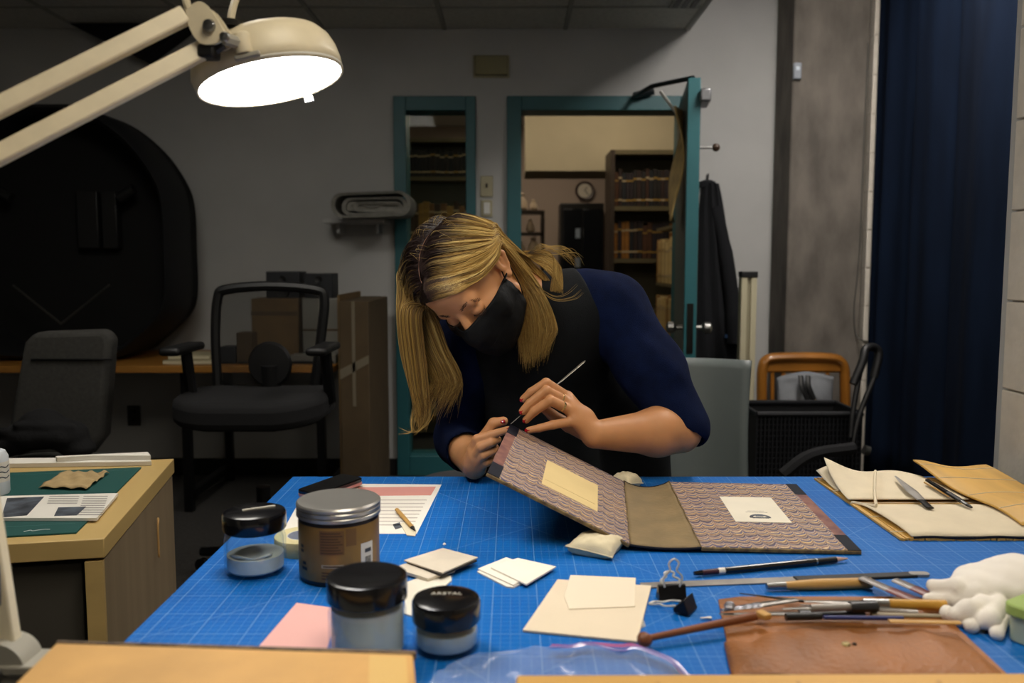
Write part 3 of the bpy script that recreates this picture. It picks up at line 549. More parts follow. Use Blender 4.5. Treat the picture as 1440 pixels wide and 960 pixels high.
# ================================================================ birch cabinet on the left with its things
FR = T(146, 757, .72); RR = T(240, 650, .72); dv = (RR-FR); rot = math.atan2(-dv.x, dv.y); L = dv.length; L = .68
cbn = thing('birch_cabinet', 'birch veneer cabinet with thick top and drawers at the left of the bench', 'cabinet', (FR.x, FR.y, 0), rot)
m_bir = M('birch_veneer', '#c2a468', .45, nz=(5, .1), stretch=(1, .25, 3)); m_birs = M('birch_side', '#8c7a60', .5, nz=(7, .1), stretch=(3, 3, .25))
def lb(m, a, b): return m.span(a, b)
MB().span((-1.0, 0, .682), (0, L, .72)).build('cabinet_top', m_bir, cbn, bevel=.002, local=True)
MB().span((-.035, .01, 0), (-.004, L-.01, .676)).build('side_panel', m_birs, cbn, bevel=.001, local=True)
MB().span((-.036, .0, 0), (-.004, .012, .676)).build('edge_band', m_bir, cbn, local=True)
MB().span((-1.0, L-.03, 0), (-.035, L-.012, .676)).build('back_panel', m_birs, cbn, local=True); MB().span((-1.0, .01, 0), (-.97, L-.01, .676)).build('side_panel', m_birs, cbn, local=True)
MB().span((-.97, .05, .02), (-.036, L-.03, .67)).build('carcass', M('dark_inside', '#2a2622', .7), cbn, local=True)
for k in range(3):
    d = MB().span((-.96, .03, .03+.215*k), (-.05, .05, .235+.215*k)).build('drawer', M('drawer_grey', '#4a463e', .6), cbn, bevel=.002, local=True)
    MB().span((-.6, .018, .2+.215*k), (-.42, .03, .215+.215*k)).build('handle', m_st, d, local=True)
MB().tube(cr([(.003, .45, .625), (.006, .435, .622), (.006, .43, .605), (.006, .43, .56), (.006, .43, .54), (.003, .445, .53)], 4), .0025, 6).build('cable_clip', M('tan_clip', '#c0965c', .5), cbn, local=True)
def onc(x, y, z=.72): c_, s_ = math.cos(rot), math.sin(rot); return V(FR.x+x*c_-y*s_, FR.y+x*s_+y*c_, z)
m_gm = M('green_mat', '#0d4a45', .7, nz=(8, .06))
gm = thing('green_cutting_mat', 'dark green cutting mat on the birch cabinet', 'mat', onc(-.5, .3), rot); MB().span((-.45, -.26, 0), (.44, .28, .004)).build('mat', m_gm, gm, bevel=.001, local=True)
MB().tube(cr([(.34, -.24, .0045), (.35, -.233, .0045), (.355, -.238, .0045), (.37, -.233, .0045), (.385, -.234, .0045)], 4), .0008, 5).build('logo_mark', M('white_print', '#dfe6e2', .6), gm, local=True)
MB().span((-.43, .25, .004), (.42, .2505, .0043)).build('grid_line', M('mat_line', '#5f8d86', .7), gm, local=True); MB().span((-.43, -.2, .004), (.42, -.1995, .0043)).build('grid_line', M('mat_line'), gm, local=True)
# open magazine page overhanging the edge
def quad(pts, z, th=.0): return [V(p.x, p.y, z) for p in pts]
def sheet(px, z=.765, th=.0012): 
    P = [T(a, b, z+th) for a, b in px]; m = MB(); n = len(P)
    m.add([V(p.x, p.y, z) for p in P]+[V(p.x, p.y, z+th) for p in P], [tuple(range(n-1, -1, -1)), tuple(range(n, 2*n))]+[(i, (i+1) % n, n+(i+1) % n, n+i) for i in range(n)]); return m
m_pap = M('white_paper', '#e4dfd4', .8, nz=(12, .03)); m_prn = M('print_dark', '#1c1f26', .7, nz=(25, .5), col2='#59606a'); m_prg = M('print_grey', '#a29d95', .8)
mg = thing('magazine_page', 'printed magazine page with two dark photographs overhanging the cabinet edge', 'magazine', T(80, 712, .725)); zz = .7245
sheet([(-30, 700), (8, 697), (166, 693), (136, 728), (5, 728), (-40, 729)], zz, .006).build('pages', m_pap, mg)
sheet([(10, 700), (62, 698), (38, 724), (2, 727)], zz+.006, .0006).build('photograph', m_prn, mg); sheet([(82, 713), (121, 712), (108, 724), (76, 725)], zz+.006, .0006).build('photograph', m_prn, mg)
m = MB()
for k in range(9): 
    for x0, x1 in ((70, 112), (118, 152)):
        y = 697+3.2*k; sft = -1.0*k*1.0
        if not (y > 709 and x0 == 70): m.add(sheet([(x0+sft, y), (x1+sft, y), (x1+sft-1, y+1.1), (x0+sft-1, y+1.1)], zz+.006, .0005).v, [(0, 3, 2, 1), (4, 5, 6, 7)])
tag(m.build('text_lines', m_prg, mg, smooth=False), kind='stuff')
tp = thing('tissue_scrap', 'crumpled tan paper scrap lying on the green mat', 'paper', T(100, 675, .726)); P = [T(*p, .727) for p in ((54, 686), (90, 664), (153, 665), (150, 669), (122, 688), (112, 686))]
def scr(u, v):
    p = (P[0]*(1-u)+P[4]*u)*(1-v)+(P[1]*(1-u)+P[2]*u)*v; return (p.x+.002*math.sin(20*v), p.y+.002*math.sin(17*u), .7275+.004*abs(math.sin(9*u+6*v))+.003*math.sin(23*v*u))
MB().grid(scr, 16, 14).build('sheet', M('tan_paper', '#ad9468', .85, nz=(40, .1)), tp, solid=.001)
for i, (lab, z, px) in enumerate((('long white folded board at the back of the birch cabinet', .7205, [(-30, 652), (30, 651), (213, 648), (210, 642), (0, 644), (-30, 646)]), ('shorter white board lying on top of the long white board', .733, [(80, 643), (130, 640), (212, 640), (208, 635), (120, 639), (78, 641)]))):
    one('white_board', sheet(px, z, .012), m_pap, lab, 'board', bevel=.001)
bt = thing('squeeze_bottle', 'white plastic squeeze bottle standing on the green mat', 'bottle', T(-8, 694, .724)); c = bt.location
MB().lathe([(.001, 0), (.03, 0), (.032, .005), (.032, .085), (.026, .098), (.012, .104), (.012, .118), (.001, .118)], (0, 0, 0), 24).build('body', M('white_bottle', '#d6dbe0', .4), bt, local=True)
MB().lathe([(.013, .116), (.013, .13), (.005, .145), (.002, .146)], (0, 0, 0), 16).build('cap', M('bottle_cap', '#c4ccd4', .35), bt, local=True)
MB().lathe([(.0323, .03), (.0323, .075)], (0, 0, 0), 24).build('label', m_pap, bt, local=True)
for k in range(3): MB().tube([(.033*math.cos(a), .033*math.sin(a), .04+.012*k+.002*math.sin(9*a)) for a in [-1.2+.12*i for i in range(12)]], .0012, 4).build('handwriting', m_prn, bt, local=True)
# ================================================================ magnifier lamp clamped to the bench
m_lam = M('cream_enamel', '#d9cdb0', .4, nz=(40, .04)); m_lg = M('lamp_grey', '#9a968a', .4)
lp = thing('magnifier_lamp', 'cream swing arm magnifier lamp with a lit round head clamped to the bench', 'lamp', (-.53, .975, .765))
piv = W(8, 934, .975); elb = W(-112, 240, 1.04); hdp = W(285, 40, 1.2)
dl = (elb-piv).normalized(); du = (hdp-elb).normalized()
def bar(m, a, b, w_, h_, up): 
    x = (b-a).normalized(); R = frame(x, up); return m.box((a+b)/2, ((b-a).length, w_, h_), R)
vu = V(0, 0, 1).cross(du).normalized(); nu = du.cross(vu)   # in-plane normal of the upper arm
sidew = V(0, 1, 0)
up_n = (V(0, 0, 1)-du*du.z).normalized()
for s in (-1, 1): 
    m = MB(); bar(m, elb+up_n*.024*s, hdp+up_n*.024*s-du*.01, .016, .0245, sidew); m.build('upper_bar', m_lam, lp, bevel=.003)
lo_n = V(0, 1, 0).cross(dl).normalized()
for s in (-1, 1): m = MB(); bar(m, piv+lo_n*.018*s+dl*.02+V(-.012, 0, 0), elb+lo_n*.018*s, .018, .028, sidew); m.build('lower_bar', m_lam, lp, bevel=.003)
MB().lathe([(.001, -.022), (.05, -.02), (.052, 0), (.05, .02), (.001, .022)], elb, 24, Rx(PI/2)).build('elbow_joint', m_lam, lp)
MB().lathe([(.001, -.026), (.03, -.026), (.034, -.018), (.034, .02), (.001, .022)], piv, 28, Rx(PI/2)).build('base_joint', m_lg, lp)
MB().lathe([(.001, .008), (.01, .007), (.012, 0), (.001, 0)], piv-V(0, .025, 0), 14, Rx(PI/2)).build('screw', m_st, lp)
MB().tube([piv, V(piv.x, piv.y, .7)], .016, 12).span((piv.x-.02, piv.y-.025, .7645), (-.455, piv.y+.025, .776)).span((-.512, piv.y-.025, .69), (-.4945, piv.y+.025, .776)).span((-.512, piv.y-.025, .69), (-.455, piv.y+.025, .702)).tube([(-.47, piv.y, .67), (-.47, piv.y, .7225)], .006, 8).build('clamp', m_lg, lp, bevel=.003)
MB().box(piv+dl*.1+V(.012, -.012, 0), (.012, .006, .05)).build('spring_box', M('closer_grey'), lp, bevel=.002)
# shoulder joint plates at the head end
for s in (-1, 1):
    pts = [W(*p_, 1.2) for p_ in ((268, 20), (283, 8), (298, 13), (318, 43), (322, 57), (308, 66), (288, 65), (274, 46))]
    sm_ = cr(pts+[pts[0]], 4)[:-1]; n = len(sm_); m = MB()
    m.add([p+V(0, .018*s, 0) for p in sm_]+[p+V(0, .018*s+.006, 0) for p in sm_], [tuple(range(n-1, -1, -1)), tuple(range(n, 2*n))]+[(i, (i+1) % n, n+(i+1) % n, n+i) for i in range(n)]); m.build('joint_plate', m_lam, lp)
for px, py, r in ((294, 36, .009), (316, 52, .007)): MB().lathe([(.001, .006), (r*.8, .005), (r, 0), (.001, 0)], W(px, py, 1.18), 14, Rx(PI/2)).build('screw', m_st, lp)
MB().tube([W(312, 60, 1.2), W(298, 70, 1.2), W(288, 74, 1.2)], .010, 8).build('tilt_knob', m_black, lp); MB().box(W(294, 74, 1.2), (.024, .03, .018)).build('knob_grip', m_black, lp, bevel=.004)
# head: shaped shade, tilted (its right side higher)
hc = W(382, 117, 1.33); RH = Ry(math.radians(-13.5)) @ Rx(math.radians(-3)); 
prof = [(-.109, .109, .109, 0), (-.113, .109, .110, .02), (-.110, .107, .108, .034), (-.092, .101, .102, .05), (-.07, .092, .09, .061), (-.05, .078, .072, .0655), (-.02, .045, .04, .067)]
def headloop(xl, xr, ry, z, n=40): return [hc+RH @ V((xl+xr)/2+(xr-xl)/2*math.cos(2*PI*k/n), ry*math.sin(2*PI*k/n), z) for k in range(n)]
m = MB(); rings = [headloop(*q) for q in prof]; n = 40
m.add(sum(rings, []), [(r*n+i, r*n+(i+1) % n, (r+1)*n+(i+1) % n, (r+1)*n+i) for r in range(len(rings)-1) for i in range(n)]+[tuple((len(rings)-1)*n+i for i in range(n))]); m.build('shade', m_lam, lp, solid=.003)
MB().lathe([(.001, .002), (.107, .002), (.107, .008), (.001, .008)], hc, 40, RH).build('light_disc', M('lamp_glow', (1, .97, .95, 1), emit=LAMP_E), lp)
MB().lathe([(.107, .001), (.11, .001), (.111, .006), (.107, .01)], hc, 40, RH, closed=True).build('rim', m_wm, lp)
MB().box(hc+RH @ V(.03, .107, -.004), (.014, .006, .012), RH).build('rim_tab', m_wm, lp)
q = W(341, 62, 1.225); MB().lathe([(.001, -.015), (.012, -.015), (.0135, -.012), (.0135, .012), (.011, .015), (.001, .015)], q, 24, RH).build('swivel', m_lam, lp)
MB().box(q+RH @ V(.004, .006, -.019), (.036, .03, .007), RH).build('bracket', m_lg, lp, bevel=.002); MB().tube([W(314, 54, 1.2), q], .009, 8).build('neck', m_lg, lp)
MB().lathe([(.001, 0), (.016, 0), (.018, .008), (.001, .012)], W(324, 38, 1.25), 14).build('cable_nut', m_black, lp)
MB().tube(cr([W(324, 34, 1.25), W(326, 18, 1.27), W(331, 0, 1.3), W(338, -20, 1.34), W(300, -60, 1.33), W(266, -20, 1.31), W(262, 0, 1.22), W(266, 16, 1.2)], 6), .0055, 8).build('cable', M('cream_cable', '#b9ae94', .5), lp)
# ================================================================ bench and blue mat
XL, XR, YN, YF = -.492, 1.072, .5, 1.882
tbl = thing('work_bench', 'long grey work bench covered by the blue cutting mat', 'table', ((XL+XR)/2, 1.2, 0)); m_lamn = M('bench_laminate', '#55565a', .5)
MB().span((XL, YN, .722), (XR, YF, .76)).build('bench_top', m_lamn, tbl, bevel=.003)
for x in (XL+.06, XR-.06):
    for y in (YN+.06, YF-.06): MB().span((x-.025, y-.025, 0), (x+.025, y+.025, .722)).build('leg', m_bm, tbl)
mm = bpy.data.materials.new('blue_grid_mat'); mm.use_nodes = True; N, L = mm.node_tree.nodes, mm.node_tree.links; b = N['Principled BSDF']; b.inputs['Roughness'].default_value = .5; b.inputs['Specular IOR Level'].default_value = .2
def nd(t, **k):
    n = N.new(t)
    for a, v in k.items(): setattr(n, a, v)
    return n
def mth(op, a, b_=None, c=None):
    n = nd('ShaderNodeMath', operation=op)
    for i, x in enumerate((a, b_, c)):
        if x is None: continue
        if isinstance(x, (int, float)): n.inputs[i].default_value = x
        else: L.new(x, n.inputs[i])
    return n.outputs[0]
def mixc(fac, c1, c2):
    n = nd('ShaderNodeMix', data_type='RGBA')
    if isinstance(fac, (int, float)): n.inputs[0].default_value = fac
    else: L.new(fac, n.inputs[0])
    for i, x in ((6, c1), (7, c2)):
        if isinstance(x, tuple): n.inputs[i].default_value = x
        else: L.new(x, n.inputs[i])
    return n.outputs[2]
def setnt(m): 
    global N, L
    N, L = m.node_tree.nodes, m.node_tree.links
tc = nd('ShaderNodeTexCoord'); sx = nd('ShaderNodeSeparateXYZ'); L.new(tc.outputs['Object'], sx.inputs[0])
def gridline(co, per, wd): f = mth('ABSOLUTE', mth('SUBTRACT', mth('FRACT', mth('DIVIDE', co, per)), .5)); return mth('GREATER_THAN', f, .5-wd/per/2)
g1 = mth('MAXIMUM', gridline(sx.outputs[0], .0127, .0006), gridline(sx.outputs[1], .0127, .0006)); g2 = mth('MAXIMUM', gridline(sx.outputs[0], .0635, .0011), gridline(sx.outputs[1], .0635, .0011))
dg = gridline(mth('ADD', sx.outputs[0], mth('MULTIPLY', sx.outputs[1], .8)), .52, .0012); dg2 = gridline(mth('SUBTRACT', sx.outputs[0], mth('MULTIPLY', sx.outputs[1], 1.1)), .61, .0012)
nz = nd('ShaderNodeTexNoise'); nz.inputs['Scale'].default_value = 7; L.new(tc.outputs['Object'], nz.inputs[0])
base = mixc(nz.outputs[0], lin('#0055a4'), lin('#006abc'))
fac = mth('MAXIMUM', mth('MULTIPLY', g1, .28), mth('MULTIPLY', mth('MAXIMUM', g2, mth('MAXIMUM', dg, dg2)), .5))
L.new(mixc(fac, base, lin('#8fb4d8')), b.inputs['Base Color'])
cm = one('cutting_mat', MB().span((XL, YN, .76), (XR, YF, .765)), mm, 'large blue cutting mat with pale grid lines covering the bench', 'mat', bevel=.001)
# ================================================================ helpers for things on the bench
Z0 = .765
m_glass = M('clear_glass', '#f4fbff', .03)
setg = m_glass.node_tree; _p = setg.nodes['Principled BSDF']; _t = setg.nodes.new('ShaderNodeBsdfTransparent'); _t.inputs[0].default_value = (.93, .96, .97, 1); _g = setg.nodes.new('ShaderNodeBsdfGlossy'); _g.inputs['Roughness'].default_value = .05; _l = setg.nodes.new('ShaderNodeLayerWeight'); _w = setg.nodes.new('ShaderNodeMath'); _w.operation = 'POWER'; _w.inputs[1].default_value = 4; setg.links.new(_l.outputs['Facing'], _w.inputs[0]); _f = setg.nodes.new('ShaderNodeMath'); _f.operation = 'MULTIPLY_ADD'; _f.inputs[1].default_value = .35; _f.inputs[2].default_value = .04; setg.links.new(_w.outputs[0], _f.inputs[0]); _m = setg.nodes.new('ShaderNodeMixShader')
setg.links.new(_f.outputs[0], _m.inputs[0]); setg.links.new(_t.outputs[0], _m.inputs[1]); setg.links.new(_g.outputs[0], _m.inputs[2]); setg.links.new(_m.outputs[0], setg.nodes['Material Output'].inputs[0]); m_lid = M('black_lid', '#0b0b0e', .22, coat=.3)
def jar(label, base, r, hb, hl, fill, cm_, frost=None, dent=False):
    t = thing('glass_jar', label, 'jar', base); ri = r-.0035
    MB().lathe([(.001, 0), (r*.9, 0), (r, .005), (r, hb*.8), (r*.965, hb*.88), (r*.95, hb+hl*.3), (r*.93-.002, hb+hl*.3), (ri*.93, hb*.9), (ri, hb*.78), (ri, .009), (ri*.9, .006), (.001, .006)], (0, 0, 0), 48).build('glass', frost or m_glass, t, local=True)
    MB().lathe([(.001, .0064), (ri*.93, .0066), (ri-.0004, .0096), (ri-.0004, fill), (ri*.7, fill+.002), (ri*.35, fill+.006), (.001, fill+.007)], (0, 0, 0), 40).build('contents', cm_, t, local=True)
    rl = r*1.03
    pr = [(rl-.002, hb), (rl, hb+.002), (rl, hb+hl-.004), (rl-.001, hb+hl-.0015), (rl-.005, hb+hl), (rl-.009, hb+hl-.001), (.001, hb+hl-.0015)] if dent else [(rl-.002, hb), (rl, hb+.003), (rl, hb+hl-.006), (rl-.002, hb+hl-.002), (rl-.007, hb+hl), (.001, hb+hl+.001)]
    MB().lathe(pr, (0, 0, 0), 48).build('lid', m_lid, t, local=True)
    return t
m_gel = M('cloudy_gel', '#d3d8d8', .25, nz=(30, .1)); m_gel2 = M('white_paste', '#d6d7d0', .4, nz=(25, .12), stretch=(1, 1, .3)); m_fr = m_glass
b = T(360, 803); t = jar('clear glass jar with black lid and low white gel beside the tape roll', b, .0465, .068, .03, .03, m_gel)
MB().box((.006, .004, .0995), (.05, .004, .002), Rz(.5)).build('lid_mark', M('lid_print', '#b9b5a8', .5), t, local=True)
MB().grid(lambda u, v: (.039*math.cos(2*u-2.6), .039*math.sin(2*u-2.6), .033+.005*v*abs(math.sin(5*u))), 16, 3).build('gel_smear', m_gel2, t, solid=.002, local=True)
b = W(518, 937, 1.01); b.z = Z0; jar('cloudy glass jar with a dished black lid in front of the gold tub', b, .0475, .07, .03, .062, m_gel2, m_fr, True)
b = T(628, 910); t = jar('low clear jar with tall black lid beside the cloudy jar', b, .0415, .036, .03, .027, m_gel)
fc_ = bpy.data.curves.new('lid_lettering', 'FONT'); fc_.body = 'ARETAL'; fc_.size = .011; fc_.extrude = .0003; fc_.align_x = 'CENTER'; _tmp = bpy.data.objects.new('lettering_source', fc_); COL.objects.link(_tmp); bpy.context.view_layer.update(); _me = bpy.data.meshes.new_from_object(_tmp.evaluated_get(bpy.context.evaluated_depsgraph_get())); bpy.data.objects.remove(_tmp)
o = link('lid_lettering', _me, M('lid_print', '#b9b5a8', .5), t, smooth=False); o.location = (0, .002, .0672)
# gold tub
tb = thing('gold_tub', 'large gold and dark brown tub with a silver metal lid', 'tub', T(478, 806)); m_gold = M('gold_label', '#8b6a35', .4, .25, nz=(20, .12)); m_db = M('dark_brown_plastic', '#1b1418', .35)
R_ = .0605
MB().lathe([(.001, 0), (R_*.96, 0), (R_, .004), (R_, .1), (R_*.97, .104), (.001, .104)], (0, 0, 0), 48).build('body', m_db, tb, local=True)
MB().lathe([(R_+.0004, .008), (R_+.0006, .009), (R_+.0006, .089), (R_+.0004, .09)], (0, 0, 0), 48).build('label', m_gold, tb, local=True)
MB().lathe([(R_+.001, .096), (R_+.003, .097), (R_+.003, .1015), (R_+.0015, .103), (R_+.003, .1045), (R_+.003, .109), (R_+.0018, .1105), (R_+.0032, .112), (R_+.0032, .1155), (R_+.001, .118), (R_-.004, .1185), (.04, .117), (.001, .117)], (0, 0, 0), 56).build('lid', M('silver_lid', '#b4b1aa', .32, .85), tb, local=True)
def patch(a0, a1, z0, z1, name, mat, off=.001): MB().grid(lambda u, v: ((R_+off)*math.sin(a0+(a1-a0)*u), -(R_+off)*math.cos(a0+(a1-a0)*u), z0+(z1-z0)*v), 10, 1).build(name, mat, tb, local=True)
m_tx = M('brown_print', '#4e351b', .6); m_tx2 = M('tan_print', '#705127', .5)
patch(-.28, .32, .05, .086, 'text_panel', m_tx2)
for k in range(8): patch(-.25, .28-.05*(k % 3), .052+.0042*k, .0538+.0042*k, 'text_line', m_tx, .0013)
patch(-.24, .3, .03, .035, 'banner', M('pale_banner', '#a89c82', .5)); patch(-.2, .26, .0315, .0335, 'banner_text', m_tx, .0013)
for k in range(3): patch(-.24, .3-.08*k, .013+.0045*k, .0148+.0045*k, 'text_line', m_tx)
patch(.36, .62, .062, .088, 'text_panel', m_tx2); patch(.74, 1.12, .016, .062, 'barcode_panel', M('label_white', '#d8d5cc', .6))
for k in range(9): patch(.85, 1.05, .02+.0024*k, .0212+.0024*k, 'barcode_bar', m_black, .0014)
patch(.85, 1.05, .047, .053, 'number', m_prn, .0014)
for k, (a, z) in enumerate(((-.95, .055), (-.95, .048), (-.9, .022), (-.82, .022), (-.86, .03))): patch(a, a+.14, z, z+.005, 'print_mark', m_black)
# tape roll
tr_ = thing('tape_roll', 'roll of cream masking tape lying between the clear jar and the gold tub', 'tape', T(428, 772))
MB().lathe([(.028, 0), (.048, 0), (.0485, .001), (.0485, .024), (.048, .025), (.028, .025)], (0, 0, 0), 40, closed=True).build('tape', M('cream_tape', '#c9be8f', .6, bump=(300, .2)), tr_, local=True)
MB().lathe([(.0262, 0), (.028, 0), (.028, .025), (.0262, .025)], (0, 0, 0), 32, closed=True).build('core', M('core_card', '#b9bcc0', .8), tr_, local=True)
# printed sheet, phone, wooden stick, spatula blade
ps = thing('printed_sheet', 'white printed sheet with a pink header lying behind the gold tub', 'paper', T(520, 715)); m_ph = M('pink_header', '#d08f86', .8)
sheet([(390, 760), (428, 692), (505, 680), (621, 681), (586, 750), (470, 750)], Z0, .0006).build('sheet', m_pap, ps)
sheet([(504, 685), (613, 684), (606, 696), (500, 697)], Z0+.0006, .0003).build('header', m_ph, ps)
m = MB()
for k in range(8): m.add(sheet([(497-2*k, 702+5*k), (600-2.6*k, 702+5*k), (600-2.6*k, 703.4+5*k), (497-2*k, 703.4+5*k)], Z0+.0006, .0003).v, [(4, 5, 6, 7)])
tag(m.build('text_lines', M('faint_print', '#bdb5ac', .8), ps, smooth=False), kind='stuff')
sheet([(552, 737), (562, 734), (566, 741), (556, 744)], Z0+.0006, .0003).build('logo', m_prn, ps)
ph = thing('phone', 'black smartphone lying near the far edge of the bench', 'phone', T(465, 684)); c = T(465, 682, .778); RP = Rz(-.62) @ Rx(.06)
MB().prism(rrect(.066, .13, .012), -.0042, .0042, lambda x, y, z: c+RP @ V(x, y, z)).build('body', m_lid, ph, bevel=.002); MB().prism(rrect(.06, .124, .009), .0042, .0046, lambda x, y, z: c+RP @ V(x, y, z)).build('screen', M('screen_black', '#050507', .06), ph)
MB().prism(rrect(.0665, .1305, .012), -.0095, -.0042, lambda x, y, z: c+RP @ V(x, y, z)).build('case', M('pink_case', '#c48a86', .5), ph)
def tool(name, label, cat, a, b, parts, z=None, group=None):
    """straight hand tool from a to b; parts = (name, t0, t1, r0, r1, flat, material)"""
    t = thing(name, label, cat, (a+b)/2, 0, group)
    for nm, t0, t1, r0, r1, fl, mt in parts:
        P = [a+(b-a)*(t0+(t1-t0)*k/6) for k in range(7)]; rs = [r0+(r1-r0)*k/6 for k in range(7)]
        MB().tube(P, rs, 10, flat=fl, up=(0, 0, 1)).build(nm, mt, t)
    return t
m_lw = M('light_wood', '#b98f4e', .45, nz=(12, .1), stretch=(.4, 3, 3)); m_bl2 = M('blade_steel', '#9a9690', .4, .45, nz=(20, .2))
a, b = T(558, 716, .771), T(584, 746, .769)
tool('wooden_stick', 'short pointed wooden stick lying on the printed sheet', 'stick', a, b, [('shaft', 0, .85, .0042, .0042, .7, m_lw), ('tip', .85, 1, .0042, .0008, .7, m_black)])
one('paper_tab', sheet([(563, 736), (572, 733), (586, 745), (584, 753), (572, 752)], Z0+.0007, .0012), M('pale_tab', '#d9cfb4', .6), 'small pale tab under the wooden stick on the printed sheet', 'paper')
# cards and boards
m_bd = M('grey_board', '#cfc4b2', .85, nz=(25, .04)); m_bde = M('board_edge', '#2a2622', .8); m_cardw = M('white_card', '#e9e3d6', .8, nz=(15, .02))
one('pink_card', sheet([(352, 922), (417, 847), (468, 854), (470, 880), (456, 922)], Z0, .0012), M('pink_card', '#dda9a2', .8), 'pink card lying in front of the gold tub', 'card', bevel=.0004)
cs = [('light grey board square on top of the small board stack', [(568, 787), (623, 770), (672, 783), (622, 805)], .7755, .0022, m_bd), ('dark edged board square under the light grey one', [(572, 789), (624, 773), (671, 787), (620, 808)], .7725, .003, m_bde), ('pale board square sticking out at the bottom of the board stack', [(553, 798), (580, 788), (640, 800), (602, 813)], .7675, .005, m_bd)]
for lab, p, z, th, mt in cs: one('board_square', sheet(p, z, th), mt, lab, 'board', bevel=.0004)
one('torn_paper', sheet([(572, 818), (600, 808), (634, 809), (635, 815), (627, 822), (640, 840), (590, 868), (568, 862)], Z0, .0022), M('pale_paper', '#ded8c8', .85), 'torn pale paper piece under the small board stack', 'paper')
one('paper_crumb', MB().lathe([(.001, 0), (.003, .001), (.002, .003), (.0005, .004)], T(625, 766), 6), m_cardw, 'tiny white paper crumb on the blue mat behind the boards', 'paper')
ws = [('bottom white card of the fanned white cards', [(671, 803), (690, 795), (738, 817), (722, 825), (712, 824)], .765, .0025), ('middle white card of the fanned white cards', [(672, 799), (712, 783), (760, 800), (722, 822)], .7677, .0022), ('top white card of the fanned white cards', [(690, 797), (728, 784), (782, 796), (740, 821)], .77, .0025)]
for lab, p, z, th in ws: one('white_card', sheet(p, z, th), m_cardw, lab, 'card', bevel=.0003)
bs = [('large cream board lying in front of the white cards', [(735, 885), (784, 814), (916, 823), (896, 901)], .7655, .003, m_bd if 0 else M('cream_board', '#dccdb4', .85, nz=(10, .03))), ('cream sheet lying on top of the large cream board', [(793, 838), (802, 808), (894, 812), (893, 852), (800, 856)], .7688, .001, M('cream_sheet', '#e2d5be', .85)), ]
for lab, p, z, th, mt in bs: one('cream_board', sheet(p, z, th), mt, lab, 'board', bevel=.0004)
one('clear_sheet', sheet([(886, 868), (903, 862), (908, 880), (899, 884)], .7652, .0004), M('clear_film', '#dfe7f2', .25, trans=.7), 'corner of clear film under the large cream board', 'film')
# bean bag weights
def beanbag(label, px, py, Y, sx_, sy_, sz, rot_):
    c = W(px, py, Y); c.z = Z0; R = Rz(rot_); m_can = M('canvas', '#d9ccab', .9, nz=(60, .05), bump=(900, .3)); t = thing('bean_bag', label, 'weight', c)
    def half(sgn):
        def f(u, v):
            a, b = 2*u-1, 2*v-1; th = max(0, 1-abs(a)**3.2)**.5*max(0, 1-abs(b)**3.2)**.5; k = 1-.07*(1-b*b)*abs(a)**3
            z = sz*.62+(sz*.95*th if sgn > 0 else -sz*.62*min(1, 1.5*th))+.0014*math.sin(9*a+2)*math.sin(8*b)*th+(.004*(a*b) if th < .2 else 0)
            return c+R @ V(sx_*a*k, sy_*b*(1-.07*(1-a*a)*abs(b)**3), z)
        return f
    n = 28; m = MB().grid(half(1), n, n); lo2 = MB().grid(half(-1), n, n); m.add(lo2.v, [tuple(reversed(f)) for f in lo2.f]); m.build('bag', m_can, t)
    MB().tube([V(*half(1)(0, k/16)) for k in range(17)], .0016, 6).build('seam', m_can, t); MB().tube([V(*half(1)(k/16, 0)) for k in range(17)], .0014, 6).build('seam', m_can, t); return t
beanbag('cream canvas bean bag weight propping the front of the tilted cover', 839, 782, 1.383, .040, .040, .018, -.42)
beanbag('cream canvas bean bag weight propping the far end of the tilted cover', 880, 684, 1.791, .026, .026, .02, .8)
# ================================================================ book cover with marbled endpapers
mb = bpy.data.materials.new('marbled_paper'); mb.use_nodes = True; setnt(mb); pb = N['Principled BSDF']; pb.inputs['Roughness'].default_value = .55
tc = nd('ShaderNodeTexCoord'); n1 = nd('ShaderNodeTexNoise'); n1.inputs['Scale'].default_value = 55; n1.inputs['Detail'].default_value = 3; L.new(tc.outputs['Object'], n1.inputs[0])
n2 = nd('ShaderNodeTexNoise'); n2.inputs['Scale'].default_value = 14; L.new(tc.outputs['Object'], n2.inputs[0])
sx = nd('ShaderNodeSeparateXYZ'); L.new(tc.outputs['Object'], sx.inputs[0])
x = mth('ADD', sx.outputs[0], mth('MULTIPLY', mth('SUBTRACT', n1.outputs[0], .5), .008)); y = mth('ADD', sx.outputs[1], mth('MULTIPLY', mth('SUBTRACT', n2.outputs[0], .5), .03))
fx_ = mth('SUBTRACT', mth('MULTIPLY', mth('FRACT', mth('DIVIDE', x, .0215)), 2), 1); arc = mth('POWER', mth('MAXIMUM', mth('SUBTRACT', 1, mth('MULTIPLY', fx_, fx_)), 0), .5)
tt = mth('DIVIDE', mth('ADD', y, mth('ADD', mth('MULTIPLY', arc, .0125), mth('MULTIPLY', mth('SUBTRACT', n1.outputs[0], .5), .012))), .034)
cr1 = nd('ShaderNodeValToRGB'); cr1.color_ramp.interpolation = 'EASE'; L.new(mth('FRACT', tt), cr1.inputs[0])
cl = ['#33202e', '#a8947e', '#58282e', '#d0b276', '#3d4a7c', '#5e4452', '#cdb792', '#662e34', '#b3a391', '#3e2f56']
e = cr1.color_ramp.elements
while len(e) < len(cl): e.new(.5)
for i, h in enumerate(cl): e[i].position = i/len(cl)+.02; e[i].color = lin(h)
n3 = nd('ShaderNodeTexNoise'); n3.inputs['Scale'].default_value = 9; L.new(tc.outputs['Object'], n3.inputs[0])
